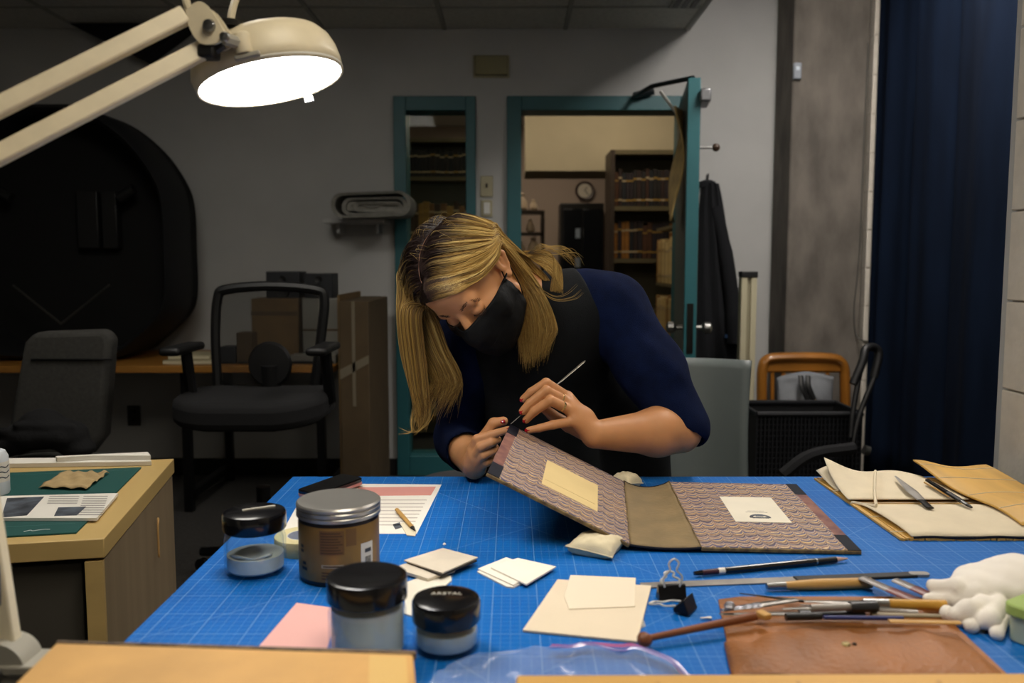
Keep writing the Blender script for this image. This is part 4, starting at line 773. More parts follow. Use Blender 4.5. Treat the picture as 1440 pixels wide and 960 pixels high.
cr2 = nd('ShaderNodeValToRGB'); L.new(n3.outputs[0], cr2.inputs[0]); e = cr2.color_ramp.elements; e[0].position = .38; e[0].color = lin('#8a8496'); e[1].position = .62; e[1].color = lin('#c9ad7c')
mx = nd('ShaderNodeMix', data_type='RGBA', blend_type='SOFT_LIGHT'); mx.inputs[0].default_value = .4; L.new(cr1.outputs[0], mx.inputs[6]); L.new(cr2.outputs[0], mx.inputs[7]); L.new(mx.outputs[2], pb.inputs['Base Color'])
bkc = thing('book_cover', 'detached book cover with marbled endpapers opened flat, one board lifted', 'book', T(930, 740)); m_lth = M('navy_leather', '#10131f', .65, spec=.2, nz=(40, .2)); m_red = M('oxblood_cloth', '#5c2f30', .6, nz=(30, .3), col2='#8a5a48'); m_worn = M('worn_edge', '#3a2a22', .7, nz=(60, .7), col2='#8a7448')
def board(name, O, ux, vy, wd, ht, side, plate_, plcol):
    R = frame(ux, vy); Mx = Matrix.Translation(O) @ R.to_4x4(); loc = wmat(bkc).inverted() @ Mx
    def put(m, nm, mt, par=None, bv=0):
        o = m.build(nm, mt, par or bkc, local=True, bevel=bv)
        if par is None: o.location = loc.translation; o.rotation_euler = loc.to_euler()
        return o
    bd = put(MB().span((0, 0, -.006), (wd, ht, 0)), name, m_worn, bv=.0012); x0, x1 = (.0, .022) if side < 0 else (wd-.022, wd)
    put(MB().span((.002 if side > 0 else .02, .004, 0), (wd-.02 if side > 0 else wd-.001, ht-.004, .0006)), 'marbled_paper', mb, bd)
    put(MB().span((x0, .003, .0), (x1, ht-.003, .0005)), 'turn_in', m_red, bd)
    for ya, yb in ((.0, .075), (ht-.075, ht)): 
        pts = [(x0, ya+.002), (x1, ya+.002), (x1, yb-.002), (x0, yb-.002)] 
        put(MB().prism(pts, 0, .0011), 'corner', m_lth, bd)
    (px0, py0, px1, py1) = plate_; pl = put(MB().span((px0, py0, .0006), (px1, py1, .0012)), 'bookplate', M(plcol[0], plcol[1], .8, nz=(12, .04)), bd)
    return put, bd, pl
HF = T(886, 766, .776); HR = HF+V(.038, .37, .012); vv = (HR-HF); ht = vv.length; FF = W(682, 671, HF.y-.005); uu = HF-FF; vn = vv.normalized(); uu = uu-vn*uu.dot(vn); wd = uu.length; OL = HF-uu
p1_, bd1, pl1 = board('front_board', OL, uu, vv, wd, ht, -1, (.095, .085, .205, .245), ('bookplate_cream', '#d6be86'))
p1_(MB().span((.098, .118, .0012), (.2, .1188, .0014)), 'fold_line', M('fold_line', '#9a8250', .8), bd1)
SF = T(986, 770, .774); SR = T(966, 690, .786); v2 = SR-SF; E2 = T(1212, 775, .7715); u2 = E2-SF; v2 = v2-u2.normalized()*v2.dot(u2.normalized()); w2 = u2.length; h2 = ht
p2_, bd2, pl2 = board('back_board', SF, u2, v2, w2, h2, 1, (.085, .13, .185, .275), ('bookplate_white', '#ddd6c4'))
em = MB()
for k in range(12): a = PI*k/11; em.box((.135+.016*math.cos(a), .155+.02*math.sin(a)*.7, .0014), (.006, .005, .0004), Rz(a))
em.span((.12, .15, .0013), (.15, .156, .0016)).span((.128, .16, .0013), (.142, .166, .0016))
p2_(em, 'crest_print', m_prn, bd2); p2_(MB().span((.115, .183, .0012), (.155, .1845, .0014)).span((.12, .19, .0012), (.15, .1912, .0014)), 'print_line', M('print_grey', '#a29d95', .8), bd2)
vr = v2.normalized()*h2
def spine(u, v):
    a = HF+vn*ht*v; b = SF+vr*v; p = a*(1-u)+b*u; dip = math.sin(PI*u)**.8*(.004+max(0, p.z-.776)*.85); p.z = max(.7668, p.z-dip); p.y += .006*math.sin(PI*u)*(1 if v > .9 else 0); return p
MB().grid(spine, 16, 24).build('spine_lining', M('tan_lining', '#7d6a48', .75, nz=(18, .15), bump=(120, .3)), bkc, solid=.0022)
for v_ in (0, 1): MB().tube([V(*spine(u/12, v_)) for u in range(13)], .0022, 6).build('spine_cap', m_lth, bkc)
for A_, v_ in ((HF, vn*ht), (SF, vr)): MB().tube([A_+v_*(k/14)+V(.001*math.sin(k*2), 0, .0012) for k in range(15)], .0014, 5).build('joint_edge', M('worn_edge'), bkc)
# ================================================================ bamboo brush roll
br = thing('bamboo_roll', 'unrolled bamboo tool roll with cream canvas pockets at the far right of the bench', 'tool roll', T(1330, 715)); m_bam = M('bamboo', '#c49a4c', .5, nz=(20, .15), stretch=(1, .05, 1)); m_cv = M('cream_canvas', '#dccfb4', .9, nz=(20, .04), bump=(700, .4))
m = MB(); x = .672
while x < 1.055: m.box((x, 1.645, .7675), (.0048, .42, .0042), Rz(random.uniform(-.006, .006)) @ Rx(random.uniform(-.004, .004))); x += .0054
tag(m.build('slats', m_bam, br), kind='stuff')
for y in (1.47, 1.56, 1.65, 1.74, 1.83): MB().tube([(.668, y, .7705), (1.0, y+.004, .7708)], .0012, 5).build('binding_thread', m_cv, br)
def canv_b(u, v): 
    x = .69+.215*u; y = 1.655+.2*v; return (x-.012*(1-u)*(1-v)*2, y, .7725+.020*v**3*(1-u)**2*1.6+.006*math.sin(8*u+2*v)*v+.004)
MB().grid(canv_b, 20, 14).build('back_pocket', m_cv, br, solid=.0016)
MB().grid(lambda u, v: (.675+.04*u, 1.74+.12*v, .772+.03*v*(.4+.6*u)*math.sin(PI*.5*v)), 6, 8).build('folded_corner', m_cv, br, solid=.0016)
MB().grid(lambda u, v: (.69+.372*u-.01*v, 1.437+.195*v, .7725+.008*math.sin(PI*v)**.5*(.7+.3*math.sin(13*u))), 28, 12).build('front_pocket', m_cv, br, solid=.0018)
MB().tube([(.693+.37*u/20, 1.436, .7705+.0015*math.sin(u)) for u in range(21)], .0022, 6).build('binding', m_lth, br)
def flap(u, v):
    return (.9+.165*u+.006*math.sin(6*v), 1.47+.41*v, .782+.012*math.sin(PI*u)+.012*math.sin(5*u+2)*v**2+.008*v*v*(1-u)+.004*math.sin(9*v))
MB().grid(flap, 40, 30).build('bamboo_flap', m_bam, br, solid=.003)
for v_ in (.2, .45, .7, .9): MB().tube([V(*flap(u/16, v_))+V(0, 0, .002) for u in range(17)], .0011, 5).build('binding_thread', m_cv, br)
MB().tube(cr([T(1231, 662, .79), T(1230, 690, .785), T(1232, 710, .782)], 5), .003, 6).build('tie_cord', m_cv, br); MB().tube(cr([T(1198, 706, .771), T(1215, 709, .774), T(1232, 711, .782)], 5), .0032, 6).build('tie_cord', m_cv, br)
tool('palette_knife', 'dark leaf shaped knife blade tucked in the canvas pocket of the bamboo roll', 'knife', T(1259, 669, .789), T(1308, 714, .782), [('blade', 0, .5, .002, .011, .16, m_bl2), ('blade_root', .5, .78, .011, .008, .16, m_bl2), ('tang', .78, 1, .0075, .0075, .25, M('dark_steel'))])
tool('black_scalpel', 'black handled scalpel tucked in the canvas pocket beside the leaf shaped knife', 'knife', T(1304, 675, .79), T(1366, 713, .784), [('handle', 0, .55, .005, .006, .6, m_lid), ('grip', .5, .8, .0065, .006, .6, m_black), ('collar', .8, .92, .005, .0045, .6, m_st), ('end', .92, 1, .0045, .003, .6, m_black)])
tool('thin_pick', 'thin wooden pick lying beside the black scalpel in the bamboo roll', 'pick', T(1300, 678, .786), T(1335, 698, .784), [('shaft', 0, 1, .0018, .0014, 1, m_lw)])
# ================================================================ tools at the near right
zt = .768
tool('paint_brush', 'long black handled brush with a pale tip lying behind the steel ruler', 'brush', T(976, 806, .771), T(1192, 785, .771), [('end', 0, .05, .003, .0042, 1, m_lid), ('grip', .05, .15, .0042, .0045, 1, M('plum', '#3a1626', .4)), ('band', .15, .19, .0048, .0048, 1, m_cardw), ('handle', .19, .78, .0048, .0055, 1, m_lid), ('ferrule', .76, .92, .005, .0048, 1, m_black), ('collar', .77, .79, .0054, .0054, 1, m_st), ('tip', .92, 1, .0045, .001, 1, M('pink_tip', '#c9a596', .7))])
rl = thing('steel_ruler', 'long thin steel straightedge lying across the mat', 'ruler', T(1000, 818)); a, b = T(902, 823, .7665), T(1285, 808, .7665); R = frame(b-a, V(0, 1, 0))
MB().box(a+(b-a)*.28, ((b-a).length*.56, .02, .0014), R).build('blade', m_bl2, rl); MB().box(a+(b-a)*.78, ((b-a).length*.45, .019, .005), R).build('handle', m_black, rl, bevel=.002)
MB().prism([p for p in rrect(.03, .014, .006)], -.002, .003, lambda x, y, z: b+V(.008+x, y, z)).build('loop_end', m_bl2, rl)
tool('awl', 'awl with a turned light wood handle and silver ferrule in front of the ruler', 'awl', T(1078, 824, .773), T(1225, 819, .774), [('ferrule', 0, .18, .005, .006, 1, M('steel')), ('handle', .18, .5, .006, .0085, 1, m_lw), ('handle_end', .5, 1, .0085, .0075, 1, m_lw)])
m_file = M('red_brown_file', '#5e2a26', .4, nz=(30, .3)); m_fgr = M('file_grey', '#6f6a66', .4, .3)
for lab, p, q in (('wide red and grey flat file leaning over the awl handle', (1212, 812), (1292, 846)), ('second narrower flat file beside the wide red file', (1258, 815), (1312, 838))):
    tool('flat_file', lab, 'file', T(*p, .782), T(*q, .776), [('grey_end', 0, .5, .010, .011, .18, m_fgr), ('red_end', .5, 1, .011, .0115, .2, m_file)])
# binder clips
def clip(label, px, py, w_, h_, Rm, folded=False):
    c = T(px, py, Z0); t = thing('binder_clip', label, 'clip', c); m_bc = M('clip_black', '#141416', .3, .4)
    c.z = Z0-.0003-min((Rm @ V(x, y, z)).z for x in (-w_/2, w_/2) for y, z in ((-.011, .001), (.011, .001), (-.0025, h_+.001), (.0025, h_+.001)))
    if folded: c.z += .0028
    MB().prism([(-.011, 0), (.011, 0), (.0025, h_), (-.0025, h_)], -w_/2, w_/2, lambda x, y, z: c+Rm @ V(z, x, y+.001)).build('body', m_bc, t, bevel=.001)
    for s in (-1, 1):
        wp = [(-.009, .0035*s, h_-.001), (-.011, .006*s, h_+.01), (-.004, .008*s, h_+.018), (-.006, .010*s, h_+.026), (0, .0105*s, h_+.031), (.006, .010*s, h_+.026), (.004, .008*s, h_+.018), (.011, .006*s, h_+.01), (.009, .0035*s, h_-.001)]
        wp = [(a*w_/.036*1.1, b if s < 0 else b*1.2, h_+(z_-h_)*(1.35 if s < 0 else .5)) for a, b, z_ in wp]
        if folded and s > 0: wp = [(x, .0125-.0085*max(0, h_-(z_-h_)*.9)/h_, max(.001, h_-(z_-h_)*.9)) for x, y, z_ in wp]      # lies flat against the jaw
        MB().tube(cr([c+Rm @ V(*p) for p in wp], 4), .0015, 6).build('wire_arm', M('clip_wire', '#d8d8d2', .35, .35), t)
clip('black binder clip standing upright with both wire arms raised', 944, 842, .04, .022, Rz(.1))
clip('black binder clip toppled on its side in front of the standing clip', 972, 862, .034, .02, Rz(1.0) @ Rx(-1.94), True)
tool('wire_clip_end', 'small twisted wire loop lying beside the toppled clip', 'wire', T(985, 869, .768), T(1000, 868, .768), [('wire', 0, 1, .0014, .0014, 1, M('clip_wire')), ('loop', .7, 1, .003, .003, .6, M('clip_wire'))])
# leather pouch
lt = thing('leather_pouch', 'brown leather tool pouch with a brass snap lying open at the near right', 'pouch', T(1200, 910)); m_le = M('brown_leather', '#8f5a2c', .5, nz=(9, .28), bump=(140, .5))
sheet([(1010, 842), (1040, 838), (1290, 838), (1330, 850), (1345, 880), (1420, 950), (1405, 956), (1042, 950), (1030, 940)], Z0, .0035).build('back_panel', m_le, lt, bevel=.001)
Q = [T(1030, 946, .775), T(1424, 953, .775), T(1348, 878, .785), T(1018, 884, .785)]
def pouch(u, v):
    p = (Q[0]*(1-u)+Q[1]*u)*(1-v)+(Q[3]*(1-u)+Q[2]*u)*v; e_ = min(1, 6*min(u, 1-u))
    yo = (.010*math.sin(PI*u)**2-.004*math.cos(10*u)+.012*max(0, 1-abs(u-.09)/.09)*-1)*v
    return (p.x, p.y+yo, .768+(.009*math.sin(PI*min(1, v*1.0))**.6+.006*v+.0018*math.sin(14*u+3*v))*e_**.5+.0015*math.sin(40*u)*v*v)
MB().grid(pouch, 50, 24).build('front_pocket', m_le, lt, solid=.0028)
MB().tube([V(*pouch(u/40, .03))+V(0, 0, .001) for u in range(41)], .002, 6).build('hem', M('leather_hem', '#6d3f20', .5, nz=(30, .3)), lt)
sp_ = V(*pouch(.47, .52)); MB().lathe([(.001, .003), (.004, .0028), (.0055, .001), (.0055, 0)], sp_+V(0, 0, .001), 14).build('snap', m_brass, lt); MB().lathe([(.001, .003), (.0025, .002), (.003, 0)], sp_+V(.01, 0, .001), 10).build('rivet', M('dark_steel'), lt)
# knobbed stick lying over the pouch's corner
a, b = T(903, 899, .776), T(1062, 866, .784); t = tool('knobbed_stick', 'slim brown wooden stick with a knobbed end resting on the leather pouch', 'stick', a, b, [('shaft', .05, 1, .0042, .0058, 1, M('brown_wood', '#7a4524', .45, nz=(15, .2)))])
MB().tube([a+V(-.006, 0, 0), a+V(-.003, 0, 0), a+V(.003, 0, 0), a+V(.008, 0, 0), a+V(.012, 0, .0005)], [.004, .0085, .0095, .008, .0045], 12).build('knob', M('brown_wood'), t); MB().box(b+V(.012, .004, 0), (.012, .018, .008), Rz(.5)).build('wedge', m_lw, t, bevel=.002)
# the heap of hand tools on the pouch
m_dh = M('dark_handle', '#17171a', .4); m_yh = M('yellow_handle', '#b98a32', .4, nz=(15, .1)); m_gbl = M('tarnished_steel', '#6a6660', .35, .8, nz=(40, .4))
G = 'hand tools heaped on the leather pouch'
TL = [('spatula', 'long spatula with yellow handle lying across the leather pouch', (1130, 845), (1330, 851), .782, [('blade', 0, .42, .004, .009, .2, m_gbl), ('ferrule', .42, .62, .006, .0065, 1, m_st), ('handle', .6, 1, .0065, .0075, 1, m_yh)]),
      ('bone_folder', 'silver wrapped blade at the left end of the tool heap', (1015, 858), (1120, 843), .781, [('blade', 0, .5, .004, .008, .35, M('crinkled_foil', '#9b9ba2', .25, .8, nz=(60, .5), bump=(150, 1))), ('tail', .5, 1, .008, .006, .3, m_gbl)]),
      ('needle', 'fine steel needle with pointed tip behind the tool heap', (1040, 834), (1130, 845), .775, [('shaft', 0, 1, .0008, .0022, 1, m_dh)]),
      ('long_spatula', 'long dark spatula along the front of the tool heap', (1012, 863), (1215, 862), .779, [('blade', 0, .55, .0035, .006, .25, m_gbl), ('handle', .55, 1, .006, .006, .7, m_dh)]),
      ('craft_knife', 'black craft knife with wide clip in the middle of the tool heap', (1100, 856), (1232, 852), .7895, [('blade', 0, .3, .002, .006, .3, m_gbl), ('shaft', .3, .75, .005, .005, 1, m_bl2), ('grip', .72, 1, .0085, .0095, .8, m_dh)]),
      ('lifting_knife', 'dark lifting knife with pale wood end beside the gloves', (1225, 864), (1322, 866), .779, [('handle', 0, 1, .006, .004, .6, M('grey_wood', '#8a7c60', .5, nz=(15, .2)))]),
      ('bamboo_stick', 'flat bamboo stick along the pouch opening', (1250, 873), (1350, 875), .79, [('shaft', 0, 1, .005, .005, .35, m_lw)]),
      ('blue_pen', 'slim blue pencil in the front row of the tool heap', (1158, 868), (1270, 869), .783, [('shaft', 0, 1, .0028, .0028, 1, M('blue_pencil', '#27306b', .4))]),
      ('black_holder', 'short black holder in front of the long spatula', (1105, 867), (1155, 866), .786, [('shaft', 0, 1, .005, .0048, 1, m_dh)]),
      ('scalpel', 'tarnished scalpel lying between the craft knife and the yellow handled spatula', (1125, 850), (1290, 860), .776, [('blade', 0, .35, .002, .005, .3, m_gbl), ('handle', .35, 1, .0045, .005, .6, m_bl2)])]
for nm, lab, p, q, z, parts in TL: tool(nm, lab, 'tool', T(*p, z), T(*q, z), parts)
one('foil_ball', MB().lathe([(.001, 0), (.006, .001), (.008, .005), (.005, .010), (.001, .011)], T(1026, 857, .7822), 9), M('crinkled_foil'), 'small crumpled ball of silver foil at the left end of the tool heap', 'foil')
tool('chisel', 'metal tip sticking out under the white gloves', 'tool', T(1376, 888, .7668), T(1391, 869, .7668), [('blade', 0, 1, .007, .005, .22, m_gbl)])
# white cotton gloves
m_gl = M('white_cotton', '#efe9e0', .95, nz=(30, .03), bump=(900, .4))
def glove(label, palm, fingers, lo_, hi_, over=None):
    s = SDF()
    for c, r, R in palm: s.ell(c, r, R, k=.012)
    for P, rs in fingers: s.chain(P, rs, k=.005)
    if over: s.p.append(('s', .002, lambda P: over.ev(P)+.0004, np.array(palm[0][0], float), 1e6))      # squashed under the glove lying on it
    p, f = s.mesh(lo_, hi_, .0022); wv = .0012*np.sin(p[:, 0]*170)*np.sin(p[:, 1]*140); p[:, 2] = np.maximum(p[:, 2]+wv, Z0-.0003); glove.last = s
    b_ = np.array([p[:, 0].mean(), p[:, 1].mean(), Z0]); o = npmesh('cotton_glove', p-b_, f, m_gl, smooth_it=1); o.location = b_; return tag(o, label, 'glove')
def g(px, py, z): return tuple(T(px, py, z))
lo_, hi_ = (.5, 1.02, .755), (.86, 1.42, .87)
glove('white cotton glove on top of the pair, fingers pointing at the tools', [(g(1400, 818, .80), (.055, .05, .022), None), (g(1438, 806, .81), (.05, .045, .024), None), (g(1372, 826, .797), (.035, .03, .016), None)],
      [([g(1380, 818, .802), g(1345, 826, .8), g(1312, 824, .795)], [.014, .012, .009]), ([g(1375, 835, .795), g(1340, 842, .785), g(1306, 842, .781)], [.014, .011, .008]), ([g(1385, 850, .79), g(1360, 858, .786), g(1345, 864, .78)], [.013, .013, .011]), ([g(1405, 850, .79), g(1392, 872, .782), g(1375, 874, .776)], [.013, .012, .01])], lo_, hi_)
glove('white cotton glove underneath, with one fingertip hanging towards the pouch', [(g(1425, 848, .782), (.045, .04, .016), None)], [([g(1415, 858, .78), g(1402, 876, .776), g(1402, 890, .773)], [.013, .011, .009]), ([g(1425, 850, .78), g(1385, 866, .776), g(1365, 880, .774)], [.012, .012, .009]), ([g(1400, 850, .778), g(1350, 868, .776), g(1332, 862, .776)], [.012, .011, .010])], lo_, hi_, glove.last)
# green plastic tub
gt = thing('green_box', 'translucent pale green plastic box at the right edge of the bench', 'box', T(1480, 905)); c = T(1480, 905); RG = Rz(.55)
MB().prism(rrect(.075, .075, .012), 0, .036, lambda x, y, z: c+RG @ V(x*(1+z), y*(1+z), z+.0005)).build('box', M('pale_plastic', '#cfdcc4', .35, trans=.4), gt, bevel=.002); MB().prism(rrect(.086, .086, .014), .034, .05, lambda x, y, z: c+RG @ V(x, y, z)).build('lid', M('lime_plastic', '#a9c46a', .4, trans=.2), gt, bevel=.003)
# zip bag
zbm = bpy.data.materials.new('clear_bag'); zbm.use_nodes = True; setnt(zbm); out_ = N['Material Output']; pbb = N['Principled BSDF']; pbb.inputs['Base Color'].default_value = lin('#cfdaf0'); pbb.inputs['Roughness'].default_value = .12; tr2 = nd('ShaderNodeBsdfTransparent'); mxs = nd('ShaderNodeMixShader'); mxs.inputs[0].default_value = .2; L.new(tr2.outputs[0], mxs.inputs[1]); L.new(pbb.outputs[0], mxs.inputs[2]); L.new(mxs.outputs[0], out_.inputs[0])
zb_ = thing('zip_bag', 'clear plastic zip bag with a pink zip strip crumpled at the near edge', 'bag', T(820, 935))
ZP = [T(600, 962, .768), T(1000, 985, .768), T(985, 945, .775), T(800, 892, .78), T(655, 930, .77)]
def zbag(u, v):
    a = ZP[0]*(1-u)+ZP[1]*u; t_ = u; p3 = T(640, 936, .77); bz = (p3*(1-t_)**2+T(830, 862, .77)*2*t_*(1-t_)+ZP[2]*t_**2); p = a*(1-v)+bz*v
    return (p.x+.006*math.sin(31*u)*v, p.y+(.012*math.sin(9*u+1)+.006*math.sin(27*u))*v, .767+.010*math.sin(PI*v)*math.sin(PI*u)+.010*abs(math.sin(9*u+5*v))*max(0, math.sin(PI*v))+.008*math.sin(23*u-7*v)*v*(1-v)+.004*math.sin(41*u+11*v)*v*(1-v))
MB().grid(zbag, 50, 20).build('film', zbm, zb_)
MB().tube([V(*zbag(.38+.6*k/24, .9-.1*k/24))+V(0, 0, .002) for k in range(25)], .0042, 6, flat=.3).build('zip_strip', M('pink_zip', '#b0468f', .35, trans=.3), zb_)
MB().tube([V(*zbag(.38+.6*k/24, .8-.1*k/24))+V(0, 0, .002) for k in range(25)], .003, 6, flat=.3).build('zip_strip', M('violet_zip', '#6a5cb0', .35, trans=.3), zb_)
# foreground volumes
m_vel = M('old_vellum', '#c79a58', .6, nz=(7, .15)); m_drk = M('dark_binding', '#3a2c22', .6, nz=(50, .5), col2='#7a6244')
ov = thing('old_volume', 'thick old volume with tan cover and dark worn edge at the near left', 'book', T(330, 940, .765)); zt_ = .832
P = [T(80, 902, zt_), T(581, 918, zt_), T(592, 1040, zt_), T(-60, 1040, zt_)]
def prism3(P, z0, z1): 
    m = MB(); n = len(P); return m.add([V(p.x, p.y, z0) for p in P]+[V(p.x, p.y, z1) for p in P], [tuple(range(n-1, -1, -1)), tuple(range(n, 2*n))]+[(i, (i+1) % n, n+(i+1) % n, n+i) for i in range(n)])
cen = (P[0]+P[1]+P[2]+P[3])/4
prism3(P, zt_-.006, zt_).build('cover_board', m_vel, ov, bevel=.0025, seg=3)
prism3([P[0]*.99+P[3]*.01+V(0, .004, 0), P[1]+V(.003, .004, 0), P[1]+V(.003, -.004, 0), P[0]+V(0, -.004, 0)], zt_-.0065, zt_+.0012).build('edge_binding', m_drk, ov, bevel=.001)
prism3([p+(cen-p)*.03 for p in P], .771, zt_-.006).build('page_block', M('pages'), ov); prism3(P, .765, .771).build('cover_board', m_vel, ov, bevel=.002)
prism3([P[1]+(P[0]-P[1])*.12+(P[2]-P[1])*.06, P[1]+(P[0]-P[1])*.02+(P[2]-P[1])*.06, P[1]+(P[0]-P[1])*.02+(P[2]-P[1])*.5, P[1]+(P[0]-P[1])*.12+(P[2]-P[1])*.5], zt_, zt_+.0008).build('corner_patch', M('pale_vellum', '#d9b36a', .6), ov)
wbd = thing('wooden_board', 'pale wooden board lying along the near right edge of the bench', 'board', T(1080, 955, .765)); P = [T(727, 948, .8), T(1500, 945, .8), T(1500, 1080, .8), T(705, 1080, .8)]
prism3(P, .765, .8).build('board', M('pale_pine', '#c99c52', .55, nz=(6, .12), stretch=(.3, 3, 3)), wbd, bevel=.003)
for k in range(3): q = P[0]*(1-.25*(k+1))+P[1]*.25*(k+1); MB().lathe([(.001, .0006), (.003, .0006), (.003, 0)], (q.x, q.y-.02, .8), 10).build('dowel', m_lw, wbd)
# ================================================================ the woman
A = lambda v: np.array(v, float)
cp, sp = math.cos(PITCH), math.sin(PITCH)
def cam2w(x, y, z): return V(x, y*sp-z*cp, y*cp+z*sp)     # right, up, towards viewer -> world
he = cam2w(.74, .322, .591).normalized(); hu = cam2w(-.655, .542, .526); hu = (hu-he*hu.dot(he)).normalized(); hf = he.cross(hu).normalized()
HS = 1.14
HC = W(664, 395, 1.88)
def hp(a, b, c): return HC+(he*a+hf*b+hu*c)*HS
RHd = np.array([list(he), list(hf), list(hu)]).T           # columns = head axes
wo = thing('person', 'woman in black face mask, navy jumper and dark apron bent over the book cover', 'person', (.22, 2.36, 0))
m_skin = M('skin', '#c38a5c', .5, nz=(30, .05), sss=.12); b_ = m_skin.node_tree.nodes['Principled BSDF']
# joints
LS, LE, LWr = W(862, 432, 2.04), W(956, 606, 1.9), W(836, 611, 1.80)
RS, RE, RWr = V(-.1, 2.06, 1.07), V(-.13, 2.10, .80), W(667, 656, 1.835)
NB = V(.055, 2.0, 1.155); CH = V(.075, 2.07, 1.05); MS = V(.14, 2.2, .93); PV = V(.23, 2.36, .84)
sh_ax = (LS-RS).normalized(); sp_ax = (NB-PV).normalized(); dp_ax = sh_ax.cross(sp_ax).normalized(); sp_ax2 = dp_ax.cross(sh_ax)
RT = np.array([list(sh_ax), list(dp_ax), list(sp_ax2)]).T
LH, RHp = PV+V(.085, .0, -.02), PV+V(-.085, -.02, -.02); LK, RK = V(.31, 2.33, .46), V(.1, 2.3, .46); LA, RA = V(.32, 2.42, .08), V(.09, 2.38, .08)
def torso(s, g=0.0, k=.05):
    s.ell(CH, (.155+g, .105+g, .15+g), RT, k); s.ell(MS, (.135+g, .1+g, .16+g), RT, k); s.ell(PV, (.17+g, .12+g, .13+g), None, k)
    s.cone(LS, RS, .055+g, .055+g, k); s.cone(MS, CH, .09+g, .1+g, k)
body = SDF(); torso(body, -.006)
# head in its own frame
E = lambda c, r, k=.012, op='u', R=None: body.ell(hp(*c), [x*HS for x in r], RHd if R is None else RHd@R, k, op)
Cn = lambda a, b, r1, r2, k=.008, op='u': body.cone(hp(*a), hp(*b), r1*HS, r2*HS, k, op)
E((0, -.012, .03), (.074, .094, .088)); E((0, .035, -.035), (.06, .06, .085), .03); Cn((0, .07, -.1), (0, .078, -.103), .02, .018, .02)
for s in (-1, 1):
    E((s*.043, .055, -.035), (.025, .028, .03), .02); Cn((s*.052, .0, -.06), (s*.02, .06, -.1), .016, .016, .02)
Cn((-.034, .081, .02), (.034, .081, .02), .0125, .0125, .014); E((0, .07, .052), (.05, .03, .04), .02)
for s in (-1, 1): E((s*.031, .1, -.004), (.018, .016, .0125), .008, 's')
for s in (-1, 1): E((s*.031, .0785, -.003), (.0145, .0145, .0135), .003)
Cn((0, .09, .008), (0, .108, -.03), .0075, .0105, .008); Cn((0, .106, -.034), (0, .112, -.033), .0095, .009, .005)
for s in (-1, 1): Cn((s*.012, .1, -.036), (s*.012, .103, -.036), .006, .006, .004)
for s in (-1, 1):     # ears: rim, lobe, hollow
    rim = [(s*.074, .012, .022), (s*.083, .0, .034), (s*.087, -.014, .03), (s*.086, -.02, .012), (s*.081, -.012, -.008), (s*.077, .0, -.022), (s*.075, .007, -.016)]
    for i in range(len(rim)-1): Cn(rim[i], rim[i+1], .0048, .0048, .003)
    E((s*.077, -.004, .006), (.006, .015, .024), .004); E((s*.077, .003, -.02), (.006, .007, .008), .004); E((s*.086, -.003, .003), (.006, .008, .012), .003, 's')
body.cone(hp(0, -.03, -.045), NB+V(.0, .02, .01), .05, .056, .03); body.cone(hp(0, .0, -.06), NB+V(-.01, -.02, -.02), .042, .05, .03)
# arms
body.cone(LS, LE, .05, .043, .03); body.cone(RS, RE, .05, .043, .03)
lm = LE.lerp(LWr, .28); body.cone(LE, lm, .046, .052, .02); body.cone(lm, LWr, .052, .0295, .02)
rm = RE.lerp(RWr, .3); body.cone(RE, rm, .042, .043, .02); body.cone(rm, RWr, .043, .027, .02)
# left hand (back of the hand to the camera, pen grip)
FL = dict(index=[(798, 558, 1.812), (768, 538, 1.792), (747, 551, 1.797), (736, 561, 1.802)], middle=[(800, 567, 1.798), (768, 549, 1.773), (745, 567, 1.776), (735, 578, 1.7765)],
          ring=[(802, 577, 1.788), (774, 563, 1.762), (752, 578, 1.772), (740, 590, 1.78)], little=[(808, 592, 1.783), (778, 597, 1.770), (758, 602, 1.774), (743, 605, 1.778)])
FLw = {k: [W(*p) for p in v] for k, v in FL.items()}; rr = dict(index=.0098, middle=.0102, ring=.0098, little=.009)
hd = LWr
for kx, P in FLw.items():
    r = rr[kx]; body.cone(hd+V(.0, 0, 0), P[0], .019, .0135, .012)
    body.chain(P, [r*1.15, r*1.05, r*.93, r*.82], .0028)
body.ell((A(LWr)+A(FLw['middle'][0]))/2+np.array((.0, .006, .0)), (.03, .017, .026), None, .012)
thL = [LWr+V(-.012, .016, -.004), W(800, 598, 1.835), W(776, 583, 1.832), W(755, 565, 1.8135)]; body.chain(thL, [.017, .015, .0115, .0095], .005)
# right hand pinching the lifted corner
FR_ = dict(index=[(665, 632, 1.80), (671, 617, 1.785), (691, 611, 1.782), (714.5, 604, 1.780)], middle=[(667, 642, 1.795), (676, 628, 1.776), (691, 622, 1.776), (700, 618, 1.79)], ring=[(670, 650, 1.80), (680, 640, 1.78), (692, 634, 1.785), (697, 629, 1.80)], little=[(674, 656, 1.81), (684, 650, 1.79), (692, 644, 1.80), (696, 639, 1.81)])
FRw = {k: [W(*p) for p in v] for k, v in FR_.items()}
for kx, P in FRw.items():
    r = rr[kx]*.97; body.cone(RWr, P[0], .018, .013, .012); body.chain(P, [r*1.15, r*1.05, r*.95, r*.84], .0028)
body.ell((A(RWr)+A(FRw['middle'][0]))/2, (.024, .018, .024), None, .012)
thR = [RWr+V(.005, -.0, .012), W(680, 617, 1.815), W(694, 595, 1.815), W(708, 592, 1.812)]; body.chain(thR, [.016, .0145, .0115, .010], .005)
